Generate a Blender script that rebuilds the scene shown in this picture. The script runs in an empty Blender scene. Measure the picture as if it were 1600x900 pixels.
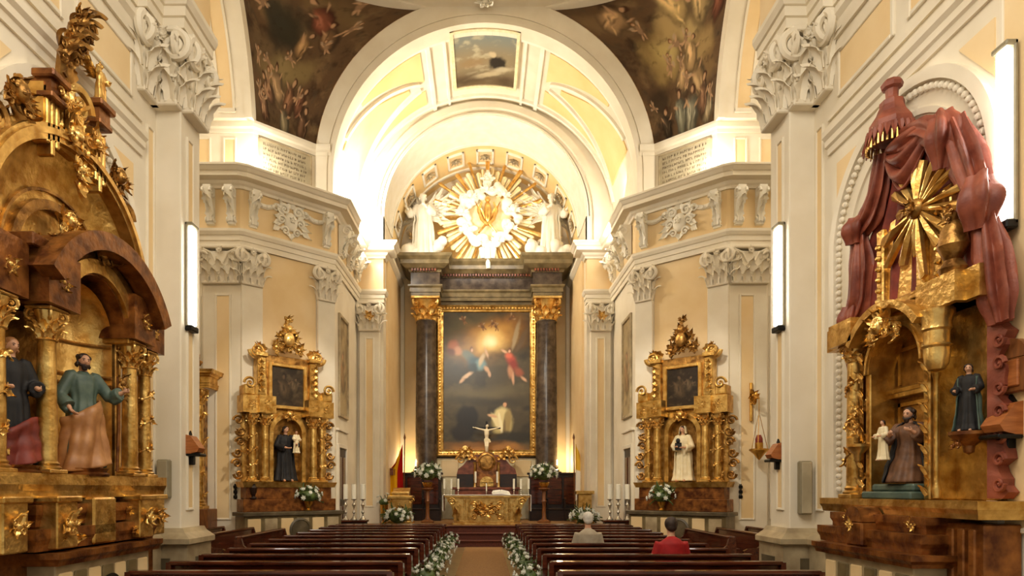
import bpy, bmesh, math, random
import numpy as np
from mathutils import Vector, Matrix, noise
SC = bpy.context.scene
COL = SC.collection
PI = math.pi
CX, HY, F, HC = 758.0, 765.0, 1000.0, 1.8      # picture centre of projection, focal length in pixels, eye height
RNG = random.Random(7)
def P(px, py, d): return Vector(((px-CX)*d/F, d, HC+(HY-py)*d/F))
def sm(t, a=0., b=1.):
    t = np.clip((t-a)/(b-a), 0, 1); return t*t*(3-2*t)
V = Vector

# ---------------------------------------------------------------- materials
def srgb(r, g, b):
    f = lambda c: (c/255/12.92) if c/255 <= .04045 else ((c/255+.055)/1.055)**2.4
    return (f(r), f(g), f(b), 1)
def mat(name, c1, c2=None, scale=4., rough=.6, metal=0., bump=0., bscale=30., detail=4., lo=.35, hi=.7, stretch=None, spec=.5, coat=0., emit=None, estr=0., rough2=None):
    m = bpy.data.materials.new(name); m.use_nodes = True
    nt = m.node_tree; b = nt.nodes['Principled BSDF']; L = nt.links.new
    b.inputs['Roughness'].default_value = rough; b.inputs['Metallic'].default_value = metal
    b.inputs['Specular IOR Level'].default_value = spec; b.inputs['Coat Weight'].default_value = coat
    if emit: b.inputs['Emission Color'].default_value = emit; b.inputs['Emission Strength'].default_value = estr
    tc = nt.nodes.new('ShaderNodeTexCoord'); src = tc.outputs['Object']
    if stretch:
        mp = nt.nodes.new('ShaderNodeMapping'); mp.inputs['Scale'].default_value = stretch
        L(src, mp.inputs['Vector']); src = mp.outputs['Vector']
    if c2:
        n = nt.nodes.new('ShaderNodeTexNoise'); n.inputs['Scale'].default_value = scale; n.inputs['Detail'].default_value = detail
        L(src, n.inputs['Vector'])
        r = nt.nodes.new('ShaderNodeValToRGB'); e = r.color_ramp.elements
        e[0].position = lo; e[0].color = c1; e[1].position = hi; e[1].color = c2
        L(n.outputs['Fac'], r.inputs['Fac']); L(r.outputs['Color'], b.inputs['Base Color'])
        if rough2 is not None:
            mr = nt.nodes.new('ShaderNodeMapRange'); mr.inputs['To Min'].default_value = rough; mr.inputs['To Max'].default_value = rough2
            L(n.outputs['Fac'], mr.inputs['Value']); L(mr.outputs['Result'], b.inputs['Roughness'])
    else: b.inputs['Base Color'].default_value = c1
    if bump:
        n2 = nt.nodes.new('ShaderNodeTexNoise'); n2.inputs['Scale'].default_value = bscale; n2.inputs['Detail'].default_value = 3
        L(src, n2.inputs['Vector'])
        bp = nt.nodes.new('ShaderNodeBump'); bp.inputs['Strength'].default_value = bump; bp.inputs['Distance'].default_value = .02
        L(n2.outputs['Fac'], bp.inputs['Height']); L(bp.outputs['Normal'], b.inputs['Normal'])
    return m
def attr_mat(name, rough=.45, spec=.4):
    m = bpy.data.materials.new(name); m.use_nodes = True
    b = m.node_tree.nodes['Principled BSDF']; b.inputs['Roughness'].default_value = rough; b.inputs['Specular IOR Level'].default_value = spec
    a = m.node_tree.nodes.new('ShaderNodeAttribute'); a.attribute_name = 'Pigment'
    m.node_tree.links.new(a.outputs['Color'], b.inputs['Base Color'])
    return m
M = dict(
 cream=mat('cream_plaster', srgb(227,215,191), srgb(237,227,206), 1.5, .75, bump=.04, bscale=60),
 white=mat('white_stucco', srgb(236,228,208), srgb(243,237,222), 3, .7),
 ochre=mat('ochre_plaster', srgb(230,199,146), srgb(238,212,166), 1.2, .75, bump=.03, bscale=50),
 ochre2=mat('light_ochre_plaster', srgb(234,200,136), srgb(240,210,152), 1.2, .75),
 stone=mat('base_stone', srgb(150,132,102), srgb(196,178,142), 3, .4, bump=.05),
 darkstone=mat('dark_stone', srgb(70,60,44), srgb(104,92,70), 4, .35),
 gold=mat('gilding', srgb(176,130,58), srgb(240,202,122), 6, .34, .85, bump=.45, bscale=16, rough2=.28),
 palegold=mat('pale_gilding', srgb(244,224,166), srgb(252,240,204), 6, .45, .15, bump=.2, bscale=20),
 goldb=mat('bright_gilding', srgb(204,152,74), srgb(248,212,132), 6, .28, .8, bump=.3, bscale=20),
 goldd=mat('aged_gilding', srgb(112,74,30), srgb(206,156,82), 6, .36, .75, bump=.5, bscale=16),
 goldr=mat('reddish_gilding', srgb(84,42,18), srgb(166,106,50), 6, .3, .45, bump=.4, bscale=14),
 wood=mat('dark_polished_wood', srgb(56,23,13), srgb(96,44,25), 3, .17, stretch=(1,6,6), coat=.3),
 woodd=mat('black_brown_wood', srgb(26,13,8), srgb(46,24,13), 3, .35, stretch=(1,1,5)),
 woodm=mat('brown_wood', srgb(104,60,28), srgb(140,86,42), 4, .4, stretch=(5,5,1)),
 marble=mat('dark_marble', srgb(58,46,38), srgb(98,82,66), 4, .22, detail=8, coat=.2),
 marbleg=mat('olive_grey_marble', srgb(98,84,56), srgb(140,122,86), 3.5, .3, detail=8),
 marbler=mat('red_veined_marble', srgb(92,44,28), srgb(150,84,56), 5, .3),
 terra=mat('terracotta_painted_wood', srgb(112,50,34), srgb(158,84,60), 5, .5, bump=.2),
 terrad=mat('deep_red_cloth', srgb(92,26,18), srgb(140,52,34), 5, .6),
 floor=mat('stone_floor', srgb(120,98,66), srgb(150,126,88), 2, .3),
 carpet=mat('tan_carpet', srgb(128,92,52), srgb(158,118,70), 30, .9),
 redcarpet=mat('dark_red_carpet', srgb(74,30,16), srgb(98,44,24), 30, .8),
 wax=mat('candle_wax', srgb(242,236,216), rough=.4),
 silver=mat('silver', srgb(190,184,170), srgb(230,226,214), 6, .25, .9),
 brass=mat('brass', srgb(190,140,60), srgb(230,184,96), 6, .25, .95),
 bloom=mat('white_petals', srgb(238,238,222), srgb(250,250,240), 20, .6),
 leafg=mat('green_leaves', srgb(52,70,30), srgb(96,116,56), 8, .5),
 skin=mat('skin', srgb(204,150,116), srgb(216,166,132), 8, .5),
 ivory=mat('ivory', srgb(232,214,176), srgb(240,226,196), 8, .4),
 hair=mat('brown_hair', srgb(36,22,14), srgb(64,42,26), 20, .6),
 hairw=mat('white_hair', srgb(206,198,184), srgb(228,222,210), 30, .6),
 blackc=mat('black_cloth', srgb(16,14,16), srgb(30,26,26), 8, .7),
 blue=mat('slate_blue_cloth', srgb(40,52,66), srgb(58,72,84), 8, .6),
 green=mat('grey_green_cloth', srgb(62,82,74), srgb(92,108,94), 8, .5),
 tan=mat('tan_cloth', srgb(150,98,54), srgb(190,136,84), 6, .45),
 creamc=mat('cream_cloth', srgb(226,206,160), srgb(240,226,190), 8, .6),
 greyc=mat('grey_beige_cloth', srgb(168,152,128), srgb(184,170,146), 10, .8),
 redc=mat('red_cloth', srgb(150,12,14), srgb(176,22,22), 10, .7),
 browns=mat('brown_cloth', srgb(84,54,34), srgb(120,80,50), 10, .6),
 linen=mat('white_linen', srgb(236,232,220), srgb(246,243,234), 10, .7),
 speaker=mat('grey_beige_enamel', srgb(132,121,94), srgb(142,131,104), 10, .5),
 black=mat('black_metal', srgb(20,18,16), rough=.4, metal=.5),
 box=mat('orange_brown_wood', srgb(150,84,40), srgb(184,112,58), 6, .35, stretch=(1,1,6)),
 lamp=mat('lit_tube', (1,1,1,1), emit=(1,.97,.9,1), estr=9),
 marks=mat('faded_black_lettering', srgb(120,106,84), rough=.8),
 plaque=mat('grey_veined_plaque', srgb(160,148,120), srgb(190,176,146), 3, .5),
 paint=attr_mat('oil_paint', .35), fresco=attr_mat('fresco_paint', .8, .2), dyed=attr_mat('dyed_cloth', .8, .2),
)

# ---------------------------------------------------------------- mesh builder
class MB:
    def __init__(s): s.v = []; s.f = []; s.M = Matrix.Identity(4)
    def add(s, vs, fs):
        n = len(s.v); Mx = s.M
        s.v += [tuple(Mx @ V(v)) for v in vs]; s.f += [tuple(i+n for i in f) for f in fs]
    def at(s, loc=(0,0,0), rz=0., rx=0., ry=0., sc=1.):
        s.M = Matrix.Translation(V(loc)) @ Matrix.Rotation(rz,4,'Z') @ Matrix.Rotation(ry,4,'Y') @ Matrix.Rotation(rx,4,'X') @ Matrix.Diagonal((sc,sc,sc,1) if not hasattr(sc,'__len__') else (*sc,1)); return s
    def box(s, x0, x1, y0, y1, z0, z1, c=0.):
        if x1 < x0: x0, x1 = x1, x0
        if y1 < y0: y0, y1 = y1, y0
        if z1 < z0: z0, z1 = z1, z0
        c = min(c, (x1-x0)/2.01, (y1-y0)/2.01, (z1-z0)/2.01)
        lo = (x0,y0,z0); hi = (x1,y1,z1)
        if c <= 0:
            vs = [(a,b,d) for d in (z0,z1) for b in (y0,y1) for a in (x0,x1)]
            s.add(vs, [(0,2,3,1),(4,5,7,6),(0,1,5,4),(2,6,7,3),(0,4,6,2),(1,3,7,5)]); return s
        vs = []; ix = {}
        for k in range(8):
            sg = [(k>>a)&1 for a in range(3)]
            for a in range(3):      # vertex lying on the face of axis a
                p = [ (hi[j]-(c if j!=a else 0)) if sg[j] else (lo[j]+(c if j!=a else 0)) for j in range(3)]
                ix[(k,a)] = len(vs); vs.append(p)
        fs = []
        for a in range(3):
            b, d = (a+1)%3, (a+2)%3
            for sa in (0,1):
                ks = [ (sa<<a)|(u<<b)|(w<<d) for u,w in ((0,0),(1,0),(1,1),(0,1))]
                f = [ix[(k,a)] for k in ks]; fs.append(tuple(f if sa else f[::-1]))
            for u in (0,1):         # edges parallel to axis a
                for w in (0,1):
                    k0 = (u<<b)|(w<<d); k1 = k0|(1<<a)
                    fs.append((ix[(k0,b)], ix[(k1,b)], ix[(k1,d)], ix[(k0,d)]))
        for k in range(8): fs.append((ix[(k,0)], ix[(k,1)], ix[(k,2)]))
        s.add(vs, fs); return s
    def grid(s, fn, nu, nv, cu=False):
        vs = []; fs = []
        for j in range(nv+1):
            for i in range(nu if cu else nu+1): vs.append(fn(i/nu, j/nv))
        w = nu if cu else nu+1
        for j in range(nv):
            for i in range(nu):
                a = j*w+i; b = j*w+(i+1)%w
                fs.append((a, b, b+w, a+w))
        s.add(vs, fs); return s
    def lathe(s, prof, seg=20, c=(0,0,0), a0=0., a1=2*PI, fl=None):
        full = abs(a1-a0-2*PI) < 1e-6; n = seg if full else seg+1
        vs = []; fs = []
        for r, z in prof:
            for i in range(n):
                a = a0+(a1-a0)*i/seg; rr = r*(fl(a, z) if fl else 1)
                vs.append((c[0]+rr*math.cos(a), c[1]+rr*math.sin(a), c[2]+z))
        for j in range(len(prof)-1):
            for i in range(seg):
                a = j*n+i; b = j*n+(i+1)%n
                fs.append((a, b, b+n, a+n))
        if full:
            if prof[0][0] > 1e-4: fs.append(tuple(range(n))[::-1])
            if prof[-1][0] > 1e-4: fs.append(tuple(range((len(prof)-1)*n, len(prof)*n)))
        s.add(vs, fs); return s
    def tube(s, path, r, seg=8, flat=1.):
        path = [V(p) for p in path]; n = len(path); vs = []; fs = []
        up = V((0.0123,0.04,1)); pu = None
        for i, p in enumerate(path):
            t = (path[min(i+1,n-1)]-path[max(i-1,0)]).normalized()
            if pu is None:
                u = t.cross(up) if t.cross(up).length > .05 else t.cross(V((0,1,0)))
            else: u = pu - t*pu.dot(t)
            u.normalize(); pu = u; w = t.cross(u)
            rr = r[i] if hasattr(r,'__len__') else r
            for k in range(seg):
                a = 2*PI*k/seg; vs.append(p+u*(math.cos(a)*rr)+w*(math.sin(a)*rr*flat))
        for i in range(n-1):
            for k in range(seg):
                a = i*seg+k; b = i*seg+(k+1)%seg; fs.append((a, b, b+seg, a+seg))
        fs.append(tuple(range(seg))[::-1]); fs.append(tuple(range((n-1)*seg, n*seg)))
        s.add(vs, fs); return s
    def ball(s, c, r, seg=12, rings=8):
        r = r if hasattr(r,'__len__') else (r,r,r); vs = [(c[0],c[1],c[2]-r[2])]; fs = []
        for j in range(1, rings):
            b = -PI/2+PI*j/rings
            for i in range(seg):
                a = 2*PI*i/seg; vs.append((c[0]+r[0]*math.cos(a)*math.cos(b), c[1]+r[1]*math.sin(a)*math.cos(b), c[2]+r[2]*math.sin(b)))
        vs.append((c[0],c[1],c[2]+r[2])); e = len(vs)-1
        for i in range(seg):
            k = (i+1)%seg; fs.append((0, 1+k, 1+i)); fs.append((e, e-seg+i, e-seg+k))
            for j in range(rings-2): fs.append((1+j*seg+i, 1+j*seg+k, 1+(j+1)*seg+k, 1+(j+1)*seg+i))
        s.add(vs, fs); return s
    def prism(s, poly, y0, y1, ax='y'):
        """polygon in (x,z) extruded along y (or in (y,z) along x, or (x,y) along z)"""
        mk = {'y': lambda p, t: (p[0],t,p[1]), 'x': lambda p, t: (t,p[0],p[1]), 'z': lambda p, t: (p[0],p[1],t)}[ax]
        n = len(poly); vs = [mk(p,y0) for p in poly]+[mk(p,y1) for p in poly]
        fs = [tuple(range(n)), tuple(range(2*n-1,n-1,-1))]+[(i, (i+1)%n, n+(i+1)%n, n+i) for i in range(n)]
        s.add(vs, fs); return s
    def arch(s, cx, cz, r0, r1, y0, y1, a0=0., a1=PI, seg=24, axis='y'):
        """square section ring between radii r0<r1, from angle a0 to a1, between y0 and y1"""
        vs = []; fs = []
        for i in range(seg+1):
            a = a0+(a1-a0)*i/seg
            for r, y in ((r0,y0),(r1,y0),(r1,y1),(r0,y1)): vs.append((cx+r*math.cos(a), y, cz+r*math.sin(a)))
        for i in range(seg):
            for k in range(4): fs.append((i*4+k, i*4+(k+1)%4, i*4+4+(k+1)%4, i*4+4+k))
        fs.append((0,1,2,3)); fs.append((seg*4+3,seg*4+2,seg*4+1,seg*4))
        s.add(vs, fs); return s
    def sweep(s, path, prof, side=1, closed_prof=True):
        """profile [(out,z)] along plan path [(x,y)], mitred; out is to the left of travel when side=1"""
        n = len(path); vs = []; fs = []; m = len(prof)
        for i in range(n):
            p = V(path[i])
            d0 = (p-V(path[i-1])).normalized() if i > 0 else None
            d1 = (V(path[i+1])-p).normalized() if i < n-1 else None
            if d0 is None: d0 = d1
            if d1 is None: d1 = d0
            n0 = V((-d0.y,d0.x))*side; n1 = V((-d1.y,d1.x))*side
            b = (n0+n1); b.normalize(); b = b/max(.3, b.dot(n0))
            for o, z in prof: vs.append((p.x+b.x*o, p.y+b.y*o, z))
        k = m if closed_prof else m-1
        for i in range(n-1):
            for j in range(k):
                fs.append((i*m+j, i*m+(j+1)%m, (i+1)*m+(j+1)%m, (i+1)*m+j))
        if closed_prof: fs.append(tuple(range(m))); fs.append(tuple(range((n-1)*m, n*m))[::-1])
        s.add(vs, fs); return s
    # ---- ornament
    def leaf(s, base, d, nrm, L, W, curl=1., lob=3, nu=9):
        """acanthus leaf: grows along d, face normal nrm, tip curls towards nrm"""
        base = V(base); d = V(d).normalized(); nrm = V(nrm); nrm = (nrm-d*nrm.dot(d)).normalized(); w = d.cross(nrm)
        vs = []; fs = []
        ang = 0.; p = base.copy()
        for i in range(nu+1):
            t = i/nu
            a = curl*t**2.2*2.0
            dd = d*math.cos(a)+nrm*math.sin(a); nn = nrm*math.cos(a)-d*math.sin(a)
            if i: p = p+dd*(L/nu)
            wd = W*(.35+.65*math.sin(PI*min(1,t*1.15+.12)))*(1-t**5)*(1+.28*math.sin(2*PI*lob*t+1))
            wd = max(wd, W*.03)
            for k, kk in enumerate((-1,-.5,0,.5,1)):
                vs.append(p+w*(wd*.5*kk)+nn*(W*.16*(abs(kk)-.4*(kk==0)))-dd*(W*.12*abs(kk)))
        for i in range(nu):
            for k in range(4): fs.append((i*5+k, i*5+k+1, i*5+k+6, i*5+k+5))
        th = W*.1; n = len(vs)                          # give it a back so that it has thickness
        vs += [v-nrm*th for v in vs]
        fs += [tuple(i+n for i in f[::-1]) for f in fs]
        rim = [i*5 for i in range(nu+1)]+[nu*5+k for k in range(1,5)]+[i*5+4 for i in range(nu-1,-1,-1)]+[3,2,1]
        for a, b in zip(rim, rim[1:]+rim[:1]): fs.append((a, b, b+n, a+n))
        s.add(vs, fs); return s
    def scroll(s, c, u, v, r, turns=1.6, th=.25, a0=0., sgn=1, seg=6, steps=26, flat=1.):
        c = V(c); u = V(u).normalized(); v = V(v).normalized(); path = []; rad = []
        for i in range(steps+1):
            t = i/steps; rr = r*(1-.86*t); a = a0+sgn*turns*2*PI*t
            path.append(c+u*(rr*math.cos(a))+v*(rr*math.sin(a))); rad.append(r*th*(1-.55*t))
        s.tube(path, rad, seg, flat); s.ball(c, r*.2, 8, 6); return s
    def rosette(s, c, nrm, r, n=6, curl=.5):
        nrm = V(nrm).normalized(); t = nrm.orthogonal().normalized(); b = nrm.cross(t)
        for k in range(n):
            a = 2*PI*k/n; s.leaf(V(c), t*math.cos(a)+b*math.sin(a), nrm, r, r*.7, curl, 2, 5)
        s.ball(V(c)+nrm*r*.1, r*.22, 8, 6); return s
    def clump(s, c, size, n, seed, nrm=(0,-1,0), up=1., spread=(1,.5,1), lw=.45):
        """carved foliage: leaves and scrolls bursting out of a centre"""
        R = random.Random(seed); c = V(c); nrm = V(nrm).normalized()
        for k in range(n):
            a = 2*PI*(k+R.uniform(-.3,.3))/n; d = V((math.cos(a)*spread[0], -.25*spread[1], math.sin(a)*spread[2]*(up if math.sin(a)>0 else 1)))
            L = size*R.uniform(.6,1.)*d.length
            s.leaf(c+d.normalized()*size*.12, d, nrm+V((R.uniform(-.4,.4),0,R.uniform(-.4,.4))), L, L*lw*R.uniform(.8,1.2), R.uniform(.3,1.1), 3, 7)
            if k % 3 == 0:
                q = c+d.normalized()*L*.5+nrm*size*.12
                s.scroll(q, (1,0,0), (0,0,1), size*.2, 1.4, .3, a, R.choice((-1,1)), 5, 14)
        s.ball(c+nrm*size*.1, (size*.2,size*.16,size*.2), 8, 6); return s
    def cherub(s, c, r, nrm=(0,-1,0)):
        c = V(c); s.ball(c, (r*.8,r*.8,r), 12, 9); s.ball(c+V((0,-r*.75,-r*.05)), r*.16, 6, 5)
        for q in (-1,1):
            s.ball(c+V((q*r*.35,-r*.6,-r*.22)), r*.28, 6, 5)
            for j in range(3): s.leaf(c+V((q*r*.6,r*.2,-r*.5)), (q, 0, .5-.5*j), nrm, r*2.0, r*.8, .3, 3, 6)
        for j in range(7):
            a = PI*j/6; s.ball(c+V((math.cos(a)*r*.72, -r*.1, r*.35+math.sin(a)*r*.6)), r*.3, 6, 5)
        return s
    def build(s, name, m, parent=None, smooth=False, auto=35):
        me = bpy.data.meshes.new(name); me.from_pydata(s.v, [], s.f); me.update()
        if m is not None: me.materials.append(M[m] if isinstance(m, str) else m)
        o = bpy.data.objects.new(name, me); COL.objects.link(o)
        if parent: o.parent = parent
        if smooth:
            me.shade_smooth()
            if auto: me.set_sharp_from_angle(angle=math.radians(auto))
        return o
def bake_remesh(mb, voxel, name, m, parent=None, it=3):
    o = mb.build(name+'_raw', m, None)
    r = o.modifiers.new('r','REMESH'); r.mode = 'VOXEL'; r.voxel_size = voxel
    if it: q = o.modifiers.new('s','SMOOTH'); q.iterations = it; q.factor = .5
    dg = bpy.context.evaluated_depsgraph_get()
    me = bpy.data.meshes.new_from_object(o.evaluated_get(dg)); me.name = name
    old = o.data; bpy.data.objects.remove(o); bpy.data.meshes.remove(old)
    n = bpy.data.objects.new(name, me); COL.objects.link(n)
    if not me.materials: me.materials.append(M[m])
    me.shade_smooth()
    if parent: n.parent = parent
    return n
# ---------------------------------------------------------------- scene bookkeeping
def tag(o, label, cat, group=None, kind=None):
    o['label'] = label; o['category'] = cat
    if group: o['group'] = group
    if kind: o['kind'] = kind
    return o
def thing(name, label, cat, loc=(0,0,0), rz=0., group=None):
    o = bpy.data.objects.new(name, None); COL.objects.link(o); o.empty_display_size = .2
    o.location = loc; o.rotation_euler = (0,0,rz)
    return tag(o, label, cat, group)
def struct(name, mb, m, label=None, smooth=False, parent=None, cat=None):
    o = mb.build(name, m, parent, smooth)
    if parent is None:
        o['kind'] = 'structure'
        o['label'] = label or name; o['category'] = cat or 'building'
    return o
KIDS = {}
def copy_tree(o, parent=None):
    c = o.copy(); COL.objects.link(c)
    if parent: c.parent = parent; c.matrix_parent_inverse = o.matrix_parent_inverse
    for ch in [k for k in o.children]: copy_tree(ch, c)
    return c
# ---------------------------------------------------------------- painting of canvases and frescoes
def fbm(x, y, seed=0, oct=4):
    r = np.random.RandomState(seed); out = 0*x; amp = .5; f = 1.
    for _ in range(oct):
        tb = r.rand(33, 33); xx = (x*f*4+r.rand()*9) % 32; yy = (y*f*4+r.rand()*9) % 32
        xi = np.floor(xx).astype(int); yi = np.floor(yy).astype(int); fx = xx-xi; fy = yy-yi
        fx = fx*fx*(3-2*fx); fy = fy*fy*(3-2*fy)
        v = (tb[yi,xi]*(1-fx)+tb[yi,xi+1]*fx)*(1-fy)+(tb[yi+1,xi]*(1-fx)+tb[yi+1,xi+1]*fx)*fy
        out = out+amp*(v-.5)*2; amp *= .5; f *= 2
    return out
def lin(c): return np.array(srgb(*c)[:3])
class Canvas:
    """colours of a painted surface sampled at (u,v), u to the right and v up, 0..1"""
    def __init__(s, u, v, bg, seed=0, asp=1., warp=.03):
        s.u = u+warp*fbm(u*2*asp, v*2, seed+1); s.v = v+warp*fbm(u*2*asp, v*2, seed+2); s.asp = asp; s.seed = seed
        s.c = np.zeros(u.shape+(3,))+lin(bg)
        s.n = fbm(u*3*asp, v*3, seed+5, 5)
    def mix(s, k, col): k = np.clip(k,0,1)[...,None]; s.c = s.c*(1-k)+lin(col)*k
    def blob(s, x, y, rx, ry, col, ang=0., soft=.5, op=1., n=.25):
        dx = (s.u-x)*s.asp; dy = s.v-y; a = math.radians(ang); ca, sa = math.cos(a), math.sin(a)
        q = np.sqrt(((dx*ca+dy*sa)/rx)**2+((-dx*sa+dy*ca)/ry)**2)+n*s.n
        s.mix(op*(1-sm(q, 1-soft, 1+soft*.4)), col)
    def cloud(s, col, lo, hi, op, seed, fx=2., fy=3.):
        s.mix(op*sm(fbm(s.u*fx*s.asp, s.v*fy, seed, 5), lo, hi), col)
    def person(s, x, y, h, robe, ang=0., skin=(200,150,112), hair=(70,44,28), wide=.34, seed=0):
        """a small painted figure: robe, lit fold, arms, head"""
        R = random.Random(seed); a = math.radians(ang); ux, uy = -math.sin(a), math.cos(a); vx, vy = math.cos(a), math.sin(a)
        def pt(p, q): return x+(ux*q+vx*p)*h/s.asp, y+(uy*q+vy*p)*h
        dk = tuple(int(c*.55) for c in robe); lt = tuple(min(255,int(c*1.25+16)) for c in robe)
        X, Y = pt(0,0); s.blob(X, Y, h*wide, h*.48, dk, ang, .3)
        X, Y = pt(-.05,.02); s.blob(X, Y, h*wide*.75, h*.4, robe, ang+6, .5)
        X, Y = pt(-.12,.1); s.blob(X, Y, h*wide*.3, h*.28, lt, ang+14, .8)
        for q in (-1,1):
            X, Y = pt(q*.22, .25+.08*R.random()); s.blob(X, Y, h*.15, h*.04, skin, ang+q*R.uniform(20,60), .6, .9)
        for q in range(5):
            X, Y = pt(R.uniform(-.22,.22), R.uniform(-.35,.25)); s.blob(X, Y, h*.035, h*R.uniform(.1,.2), lt if q%2 else dk, ang+R.uniform(-25,25), .9, .75)
        X, Y = pt(.02,.56); s.blob(X, Y, h*.11, h*.125, hair, ang, .3)
        X, Y = pt(-.01,.535); s.blob(X, Y, h*.075, h*.095, skin, ang, .4)
    def putto(s, x, y, h, ang=0., skin=(206,150,106), seed=0):
        R = random.Random(seed); a = math.radians(ang); ux, uy = -math.sin(a), math.cos(a); vx, vy = math.cos(a), math.sin(a)
        def pt(p, q): return x+(ux*q+vx*p)*h/s.asp, y+(uy*q+vy*p)*h
        X, Y = pt(0,0); s.blob(X, Y, h*.2, h*.3, tuple(int(c*.8) for c in skin), ang, .4)
        for q in (-1,1):
            X, Y = pt(q*.25,.16); s.blob(X, Y, h*.22, h*.06, skin, ang+q*R.uniform(10,60), .4)
            X, Y = pt(q*.12,-.4); s.blob(X, Y, h*.08, h*.22, skin, ang+q*R.uniform(5,30), .4)
            X, Y = pt(q*.3,.3); s.blob(X, Y, h*.18, h*.1, (176,150,120), ang+q*40, .6, .8)
        X, Y = pt(0,.42); s.blob(X, Y, h*.14, h*.15, (110,70,40), ang, .3); X, Y = pt(0,.39); s.blob(X, Y, h*.1, h*.11, skin, ang, .4)
def painted(name, pos, nu, nv, paint, m, parent=None, smooth=True):
    """pos(u,v)->point; paint(u,v arrays)->(n,3) linear colours kept as a colour attribute"""
    mb = MB(); mb.grid(pos, nu, nv); o = mb.build(name, m, parent, smooth, None)
    uu, vv = np.meshgrid(np.linspace(0,1,nu+1), np.linspace(0,1,nv+1))
    c = np.clip(paint(uu, vv), 0, 1).reshape(-1,3)
    at = o.data.color_attributes.new('Pigment', 'FLOAT_COLOR', 'POINT')
    at.data.foreach_set('color', np.concatenate([c, np.ones((len(c),1))], 1).astype(np.float32).ravel())
    return o
# ================================================================ THE BUILDING
def panel(parent, loc, rz, w, h, fr=.05, t=.03, fill='ochre', frame='cream', name='inset_panel'):
    """ochre field inside a raised moulding, on a plane that faces -Y before rotation"""
    a = MB(); a.at(loc, rz); a.box(-w/2+fr*.8, w/2-fr*.8, -.012, .01, fr*.8, h-fr*.8); a.build(name, fill, parent)
    b = MB(); b.at(loc, rz)
    for x0, x1, z0, z1 in ((-w/2,-w/2+fr,0,h),(w/2-fr,w/2,0,h),(-w/2+fr,w/2-fr,0,fr),(-w/2+fr,w/2-fr,h-fr,h)): b.box(x0,x1,-t,.01,z0,z1,.01)
    b.build('panel_moulding', frame, parent)
def capital(parent, loc, rz, w, d, h, m='cream', n=3, seed=1, name='capital'):
    """leafy capital with corner volutes on a pilaster w wide that projects d; front faces -Y"""
    b = MB(); b.at(loc, rz); R = random.Random(seed)
    b.box(-w/2,w/2,-d,.02,0,h*.08,.015)
    b.box(-w*.47,w*.47,-d*.9,.02,h*.08,h*.85)
    for row, (z0, L, k) in enumerate(((.06,.48,n),(.32,.46,n-1 if n>2 else n))):
        for i in range(k):
            x = -w/2+w*(i+.5)/k
            b.leaf((x,-d*.92,h*z0),(0,-.12,1),(0,-1,0),h*L,w/n*.95,.85,3,8)
        for q in (-1,1): b.leaf((q*w*.49,-d*.5,h*z0),(q*.12,0,1),(q,0,0),h*L,max(d,.12)*.9,.85,3,8)
    for q in (-1,1):
        b.scroll((q*w*.46,-d*1.02,h*.74),(q,0,0),(0,0,1),h*.19,1.7,.3,PI*.5,-1,7,28)
        b.scroll((q*w*.52,-d*.5,h*.74),(0,-1,0),(0,0,1),h*.18,1.6,.3,PI*.5,-1,6,22)
        b.tube([(q*w*.1,-d*1.0,h*.55),(q*w*.22,-d*1.05,h*.8),(q*w*.44,-d*1.02,h*.9)],[.02,.03,.03],6)
        b.leaf((q*w*.3,-d*1.0,h*.62),(q*.5,-.2,.6),(0,-1,0),h*.3,w*.2,.6,3,6)
    b.rosette((0,-d*1.12,h*.88),(0,-1,0),h*.13,6,.4)
    b.box(-w*.6,w*.6,-d*1.25,.02,h*.92,h,.02)
    return b.build(name, m, parent, True)
WX = 4.63
A2 = (6.4,16.95); B2 = (4.4,18.7); DANG = math.atan2(1.75,2.0); DLEN = math.hypot(2.0,1.75)
def spot_diag(s, t, w, z=0):
    """point on the diagonal wall of side s: t metres from its outer corner A, w in front of it"""
    ux, uy = -2.0/DLEN, 1.75/DLEN           # right side, A -> B
    nx, ny = -1.75/DLEN, -2.0/DLEN
    return V((s*(A2[0]+ux*t+nx*w), A2[1]+uy*t+ny*w, z))
b = MB(); b.box(-11,11,0,27,-.3,0); floor = struct('floor', b, 'floor', 'pale stone floor of the church')
# sanctuary platform and steps
b = MB()
for k, y in enumerate((19.95,20.3,20.65)): b.box(-4.4,4.4,y,27,.21*k,.21*(k+1)-.03,.0); b.box(-4.4,4.4,y-.04,27,.21*(k+1)-.03,.21*(k+1),.012)
struct('trim_1', b, 'redcarpet', 'dark red steps in front of the altar')
b = MB(); b.box(-4.38,4.38,20.75,26.2,.63,.642); struct('trim_2', b, 'carpet', 'tan floor of the sanctuary')
ARCH = [(0,8.2),(.03,8.2),(.03,8.34),(.06,8.35),(.06,8.48),(.09,8.49),(.13,8.57),(.13,8.64),(0,8.64)]
FRZ = [(-.05,8.64),(.012,8.64),(.012,9.74),(-.05,9.74)]
CORN = [(-.05,9.7),(.08,9.7),(.1,9.76),(.16,9.8),(.2,9.86),(.42,9.88),(.42,9.99),(.46,10.01),(.52,10.08),(.55,10.1),(.55,10.15),(-.05,10.15)]
tn = 2
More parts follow.
